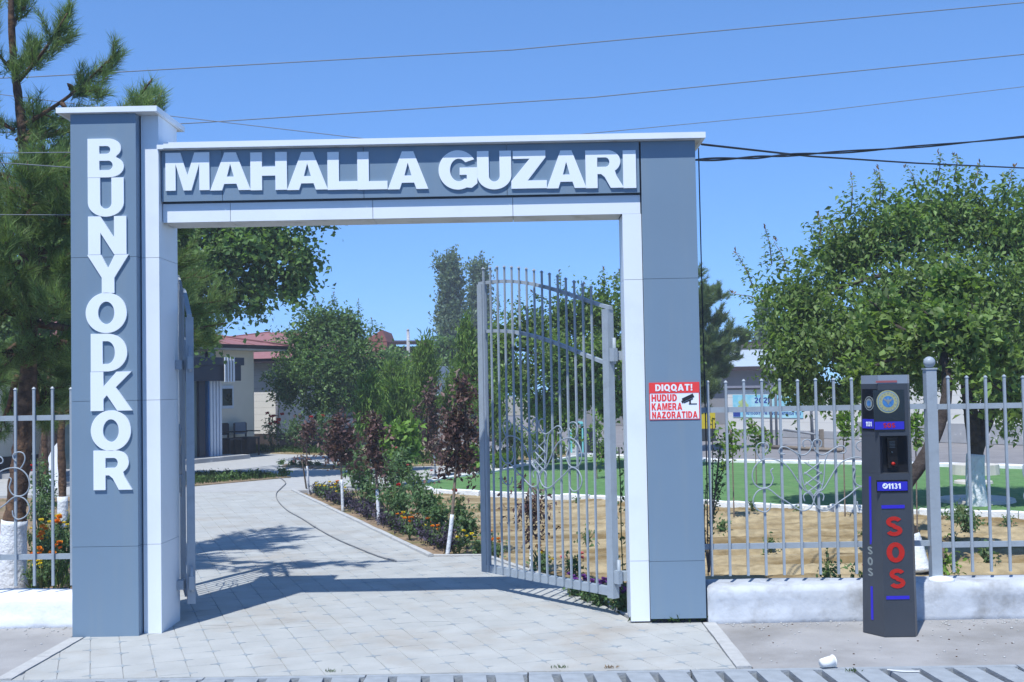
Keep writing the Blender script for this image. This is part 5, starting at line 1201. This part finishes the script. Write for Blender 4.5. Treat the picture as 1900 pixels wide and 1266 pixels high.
# --- rose bushes, marigolds, basil and other small plants
def bush(name, label, cat, loc, w, h, n, leafm, size, flowers=None, group=None, per=6):
    loc = Vector(loc); t = thing(name, label, cat, tuple(loc), group); x, y, z = loc
    st_ = MB()
    for k in range(7):
        a = random.uniform(0, 6.28); e = loc+Vector((math.cos(a)*w*.4*random.random(), math.sin(a)*w*.4*random.random(), h*random.uniform(.6, 1)))
        st_.tube([loc+Vector((0, 0, -.04)), loc.lerp(e, .5)+Vector((random.gauss(0, .02), 0, 0)), e], [.008, .006, .003], 4)
    st_.build('stems', M_stem, t)
    pos, dd, sz = twig_leaves([(x, y, z+h*.62, w*.5, w*.5, h*.4), (x+w*.15, y, z+h*.4, w*.45, w*.4, h*.35)], n, per, .14, size, surf=.4, upb=.5)
    leaf_part('leaves', leafm, t, pos, dd, sz, .55)
    if flowers:
        ma, nf, fs = flowers
        for k in range(nf):
            a = random.uniform(0, 6.28); r = random.uniform(.1, .5)*w; c = loc+Vector((math.cos(a)*r, math.sin(a)*r*.8-.1*w, h*random.uniform(.72, 1.06)))
            flower(c, fs, ma, t)
    return t
def flower(c, r, ma, par):
    m_ = 14; d = np.array([(math.cos(i*2.4), math.sin(i*2.4)-.35, .25+.9*(i/m_)) for i in range(m_)]); P = np.tile(np.array(c), (m_, 1))-unit(d)*r*.1
    leaf_part('flower', ma, par, P, d, np.full(m_, r), .95)
rose_px = ((690, 950, .42, .55, 90, None, 'rose bush at the foot of the dark plum sapling'), (735, 975, .5, .62, 150, (M_red, 1, .04), 'large rose bush in the middle of the flower bed'), (790, 985, .48, .6, 150, None, 'dense dark rose bush left of the leaning plum stem'), (670, 935, .5, .85, 130, None, 'tall pale green rose bush beside the broad plum'),
           (720, 930, .55, .8, 140, (M_pink, 2, .03), 'tall rose bush with pinkish tips behind the middle of the bed'), (775, 945, .5, .6, 120, (M_pink, 2, .03), 'rose bush with reddish young shoots near the lawn tip'), (815, 1000, .35, .5, 90, None, 'rose bush directly behind the lime washed leaning stem'), (655, 905, .6, 1.0, 120, None, 'tall rounded green shrub behind the plum saplings'),
           (548, 840, .8, 1.1, 110, None, 'leafy shrub at the near corner of the white house'), (505, 838, .8, 1.05, 36, (M_red, 9, .09), 'rose bush with a head of red blooms before the sunlit white wall'), (850, 1000, .25, .55, 60, (M_red, 1, .05), 'thin rose with one red bloom right of the leaning plum stem'), (866, 1008, .3, .4, 60, None, 'small dark rose bush right of the leaning stem'),
           (745, 905, .5, .7, 90, None, 'dark leafy shrub at the tip of the lawn'), (603, 840, .9, 1.3, 110, (M_red, 2, .09), 'dark green shrub with red bloom by the house window'))
for px, py, w, h, n, fl_, lab in rose_px:
    b = onz(px, py); bush('rose_bush', lab, 'bush', b, w, h, n, M_rose, .055 if b.y < 12 else .1, fl_)
b = onz(1560, 1062); bush('rose_bush', 'rose bush with pink blooms behind the railing left of the call pillar', 'bush', (b.x, .85, 0), .5, .34, 90, M_rose, .05, (M_pink, 2, .035))
bush('rose_bush', 'small rose sprig with a red bloom behind the railing', 'bush', (at(1535, 1050, .8).x, .8, 0), .2, .42, 26, M_rose, .045, (M_red, 1, .03))
bush('rose_bush', 'white and red rose bush behind the railing left of the gateway', 'bush', onz(80, 960), .5, .85, 130, M_rose, .055, (M_red, 2, .05))
bush('rose_bush', 'green rose bush at the foot of the small sapling at left', 'bush', onz(72, 985), .4, .5, 100, M_rose, .05, None)
# marigolds: one plant built, the rest copied
def marigold(label, loc, ma, nf, h, group, fs=.032, sc=1):
    return bush('marigold', label, 'flower', loc, .2*sc, h, 22, M_rose, .04, (ma, nf, fs), group)
mo = marigold('orange marigold in bloom along the flower bed edge', onz(626, 914), M_orange, 3, .2, 'orange marigolds in the flower bed')
for px, py in ((800, 998), (760, 995), (745, 980), (812, 1010), (905, 1022), (915, 1030), (925, 1032), (768, 984), (690, 935), (1003, 1058)):
    dup(mo, tuple(onz(px, py)), random.uniform(0, 6), random.uniform(.8, 1.2))
my = marigold('yellow marigold in bloom along the flower bed edge', onz(632, 930), M_yellow, 3, .2, 'yellow marigolds in the flower bed')
for px, py in ((594, 918), (604, 922), (745, 972), (758, 982), (852, 1022), (888, 1026), (800, 1000), (1012, 1066), (738, 978), (626, 925)):
    dup(my, tuple(onz(px, py)), random.uniform(0, 6), random.uniform(.8, 1.2))
lo = marigold('tall orange marigold behind the railing left of the gateway', onz(112, 1020), M_orange, 5, .36, 'orange marigolds behind the left railing', .045)
for px, py in ((75, 1040), (60, 1070), (72, 1068), (95, 1082), (2, 1040), (78, 1030), (110, 1060)): dup(lo, tuple(onz(px, py)), random.uniform(0, 6), random.uniform(.6, .9))
ly = marigold('yellow marigold behind the railing left of the gateway', onz(90, 1015), M_yellow, 4, .3, 'yellow marigolds behind the left railing', .036)
for px, py in ((125, 1010), (58, 1088), (76, 1090), (0, 1085), (85, 1030), (104, 995), (126, 985), (55, 1010)): dup(ly, tuple(onz(px, py)), random.uniform(0, 6), random.uniform(.6, .95))
# purple basil edging row
ba = bush('basil_plant', 'purple basil plant in the row edging the flower bed', 'plant', (0, 0, 0), .26, .19, 46, M_basil, .038, None, 'purple basil row along the path'); n0 = 0
e0, e1 = Vector((-1.0, 4.2, -.02)), Vector((-3.75, 11.7, -.02))
for k in range(30):
    t_ = k/29; p = e0.lerp(e1, t_)+Vector((.20+random.uniform(-.06, .06), random.uniform(-.08, .08), 0)); s_ = random.uniform(.75, 1.25)
    if k == 0: ba.location = p
    else: dup(ba, tuple(p), random.uniform(0, 6), s_)
# petunias at the gate hinge and small seedlings on the soil
pe = bush('petunia', 'violet petunia clump at the foot of the right gate hinge', 'flower', (.72, .62, -.02), .24, .22, 60, M_rose, .04, (M_violet, 5, .04), 'violet petunias at the gate hinge')
for x, y in ((.60, .78), (.50, .98), (.40, 1.22), (.78, .50)): dup(pe, (x, y, -.02), random.uniform(0, 6), random.uniform(.7, 1))
bush('petunia', 'pink flowering plant on the soil behind the gate leaf rail', 'flower', onz(1062, 1068), .22, .2, 40, M_rose, .04, (M_pink, 3, .035))
sd = bush('seedling', 'small seedling on the dry soil behind the railing', 'plant', onz(1395, 945), .14, .12, 12, M_rose, .04, None, 'seedlings scattered over the dry soil')
for px, py in ((1300, 948), (1480, 955), (1070, 935), (1250, 960), (1770, 1010), (1800, 985), (1835, 1050), (1600, 1000), (1870, 975), (1200, 1010), (1430, 1020), (1090, 1010), (890, 945), (860, 930), (1780, 960), (1340, 990), (1640, 960)):
    dup(sd, tuple(onz(px, py, -.03)), random.uniform(0, 6), random.uniform(.6, 1.5))
b = onz(1790, 985); bush('weed_plant', 'dark leafy weed on the soil right of the ball topped post', 'plant', b, .5, .3, 60, M_rose, .05, None)
# left bed with a low hedge, grass strips at the plaza
sheet('garden_soil', M_soil2, [tuple(onz(300, 908).xy), tuple(onz(365, 902).xy), tuple(onz(540, 886).xy), tuple(onz(480, 878).xy), tuple(onz(300, 880).xy)], .012, .03)
def grass(name, poly, n, h, z=0., ma=M_grass):
    poly = np.array(poly); x0, y0 = poly.min(0); x1, y1 = poly.max(0); P = []
    V = [tuple(p) for p in poly]
    while len(P) < n:
        x, y = random.uniform(x0, x1), random.uniform(y0, y1); ins = False
        for (ax, ay), (bx_, by_) in zip(V, V[1:]+V[:1]):
            if (ay > y) != (by_ > y) and x < (bx_-ax)*(y-ay)/(by_-ay)+ax: ins = not ins
        if ins: P.append((x, y, z))
    D = np.concatenate([rng.normal(0, .4, (n, 2)), np.ones((n, 1))], 1)
    o = leaf_part(name, ma, None, np.array(P), D, h*(.6+.8*rng.random(n)), .14); return tag(o, kind='stuff')
grass('grass', [tuple(onz(300, 906).xy), tuple(onz(365, 900).xy), tuple(onz(535, 886).xy), tuple(onz(480, 879).xy), tuple(onz(300, 881).xy)], 2600, .09)
hs = bush('hedge_plant', 'small clipped hedge plant in the row before the cream building', 'plant', onz(410, 893), .2, .15, 34, M_leafd, .06, None, 'low hedge plants before the cream building')
for px, py in ((375, 893), (430, 891), (452, 889), (470, 888), (395, 884), (425, 882), (500, 886), (525, 884), (523, 862), (545, 864), (560, 866), (575, 864), (590, 865)): dup(hs, tuple(onz(px, py)), random.uniform(0, 6), random.uniform(.7, 1.2))
sheet('garden_soil', M_soil2, [tuple(onz(520, 867).xy), tuple(onz(640, 872).xy), tuple(onz(640, 864).xy), tuple(onz(530, 862).xy)], .012, .03)
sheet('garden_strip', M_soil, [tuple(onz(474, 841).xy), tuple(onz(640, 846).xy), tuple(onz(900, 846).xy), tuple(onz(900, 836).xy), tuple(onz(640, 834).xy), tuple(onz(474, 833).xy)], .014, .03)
grass('grass', [tuple(onz(474, 840).xy), tuple(onz(640, 845).xy), tuple(onz(640, 836).xy), tuple(onz(474, 834).xy)], 1500, .16, .01)
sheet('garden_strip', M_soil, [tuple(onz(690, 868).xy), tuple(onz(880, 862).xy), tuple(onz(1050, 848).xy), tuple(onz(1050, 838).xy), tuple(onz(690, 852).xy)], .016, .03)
grass('grass', [tuple(onz(690, 867).xy), tuple(onz(880, 861).xy), tuple(onz(1050, 847).xy), tuple(onz(1050, 838).xy), tuple(onz(690, 853).xy)], 1500, .2, .01)
grass('grass', [tuple(onz(55, 1092).xy), tuple(onz(130, 1088).xy), tuple(onz(128, 985).xy), tuple(onz(70, 985).xy)], 700, .12, -.04)
grass('grass', [(-1.3, 5.4), (-3.6, 11.4), (-2.9, 11.8), (-.9, 5.6)], 500, .08, -.03)
for k, (px, py, a, b, Yd, lab) in enumerate(((945, 800, 40, 22, 22, 'low green shrub mass behind the left bars of the right gate leaf'), (1010, 815, 40, 20, 22.5, 'low green shrub in the middle behind the right gate leaf'), (1120, 835, 22, 16, 19.5, 'round green shrub by the lawn corner next to the hinge stile'), (935, 865, 25, 20, 17, 'pale green shrub at the edge of the lawn'), (1010, 862, 22, 12, 18, 'short bright green shrub at the lawn edge'), (880, 850, 25, 28, 15, 'green shrub under the purple plum'))):
    c = at(px, py, Yd); k_ = CF/(Yd+CD); bush('shrub', lab, 'shrub', (c.x, Yd, 0), 2*a/k_, max(.3, c.z+b/k_), 170, M_leafl if k % 2 else M_leafd, .11, None)

# ================================================================== LITTER AND WEEDS IN FRONT
cu = thing('paper_cup', 'white paper cup lying on its side on the pavement', 'cup', tuple(onz(1537, 1237)))
c = onz(1537, 1240); ax = Vector((.93, .35, .05)).normalized(); r0_, r1_ = .026, .037
A = c+Vector((-.045, -.005, .032)); Bq = A+ax*.085
MB().tube([A, Bq], [r0_, r1_], 18).build('wall', M_cup, cu); MB().tube([Bq+ax*.0005, Bq+ax*.004], [r1_+.003, r1_+.003], 18).build('rim', M_cup, cu); MB().tube([Bq+ax*.0045, Bq+ax*.005], [r1_-.003, r1_-.003], 18).build('mouth', M_plgrey, cu)
ps = [onz(1646, 1243, .004), onz(1675, 1246, .004), onz(1706, 1246, .004)]
mb = MB(); mb.loft([[p+Vector((0, -.008, 0)), p+Vector((0, .008, 0)), p+Vector((0, .008, .003)), p+Vector((0, -.008, .003))] for p in smooth_curve(ps, 4)])
tag(mb.build('paper_strip', M_cup), 'thin white paper strip lying on the pavement near the drain', 'paper')
for px, py, lab in ((1245, 1154, 'dry weed tuft under the raised foot of the right pillar'), (1038, 1240, 'small dark weed tuft at the drain edge in the middle'), (1133, 1240, 'tiny brown weed sprig at the drain edge right of the middle'), (615, 1247, 'tiny weed speck at the drain edge left of the middle'), (1583, 1247, 'tiny weed tuft near the paper cup')):
    b = onz(px, py); n = 60 if px == 1245 else 22; s_ = .09 if px == 1245 else .028
    P = np.array(b)+np.concatenate([rng.normal(0, s_*(1.1 if px == 1245 else .8), (n, 1)), rng.normal(0, s_*.25, (n, 1)), np.zeros((n, 1))], 1)
    tag(leaf_part('weed_tuft', M_grass if px != 1133 else M_twig, None, P, np.concatenate([rng.normal(0, .8, (n, 2)), np.ones((n, 1))], 1), s_*(.6+.6*rng.random(n)), .18), lab, 'weed')
# grit and crumbs at the wall foot
mb = MB()
for k in range(420):
    x = random.choice((random.uniform(1.45, 4.5), random.uniform(1.45, 4.5), random.uniform(-5, -3.4))); y = (.0 if x > 0 else .24)-abs(random.gauss(0, .10))-.02
    if random.random() < .25: y = random.uniform(-1.35, -.05)
    r = random.uniform(.003, .010)*(1.4 if random.random() < .08 else 1); mb.ball((x, y, r*.4-.004), r, 5, 3, .6)
tag(mb.build('gravel', M_kerb), kind='stuff')
mb = MB()
for k in range(60):
    x, y = random.uniform(1.5, 5), random.uniform(-1.35, -.05); r = random.uniform(.004, .009); mb.ball((x, y, r*.3-.004), r, 5, 3, .5)
tag(mb.build('leaf_litter', M_bark), kind='stuff')

# ================================================================== HAZE: thin summer air round camera and scene
HZ = bpy.data.materials.new('summer haze'); HZ.use_nodes = True; hn = HZ.node_tree; hn.nodes.clear()
pv = hn.nodes.new('ShaderNodeVolumePrincipled'); pv.inputs['Color'].default_value = (.80, .88, 1.0, 1); pv.inputs['Density'].default_value = .0019; pv.inputs['Anisotropy'].default_value = 0.0
ho = hn.nodes.new('ShaderNodeOutputMaterial'); hn.links.new(pv.outputs[0], ho.inputs['Volume'])
tag(MB().box(-165, 165, -45, 205, -1.3, 13).build('haze', HZ), kind='stuff')
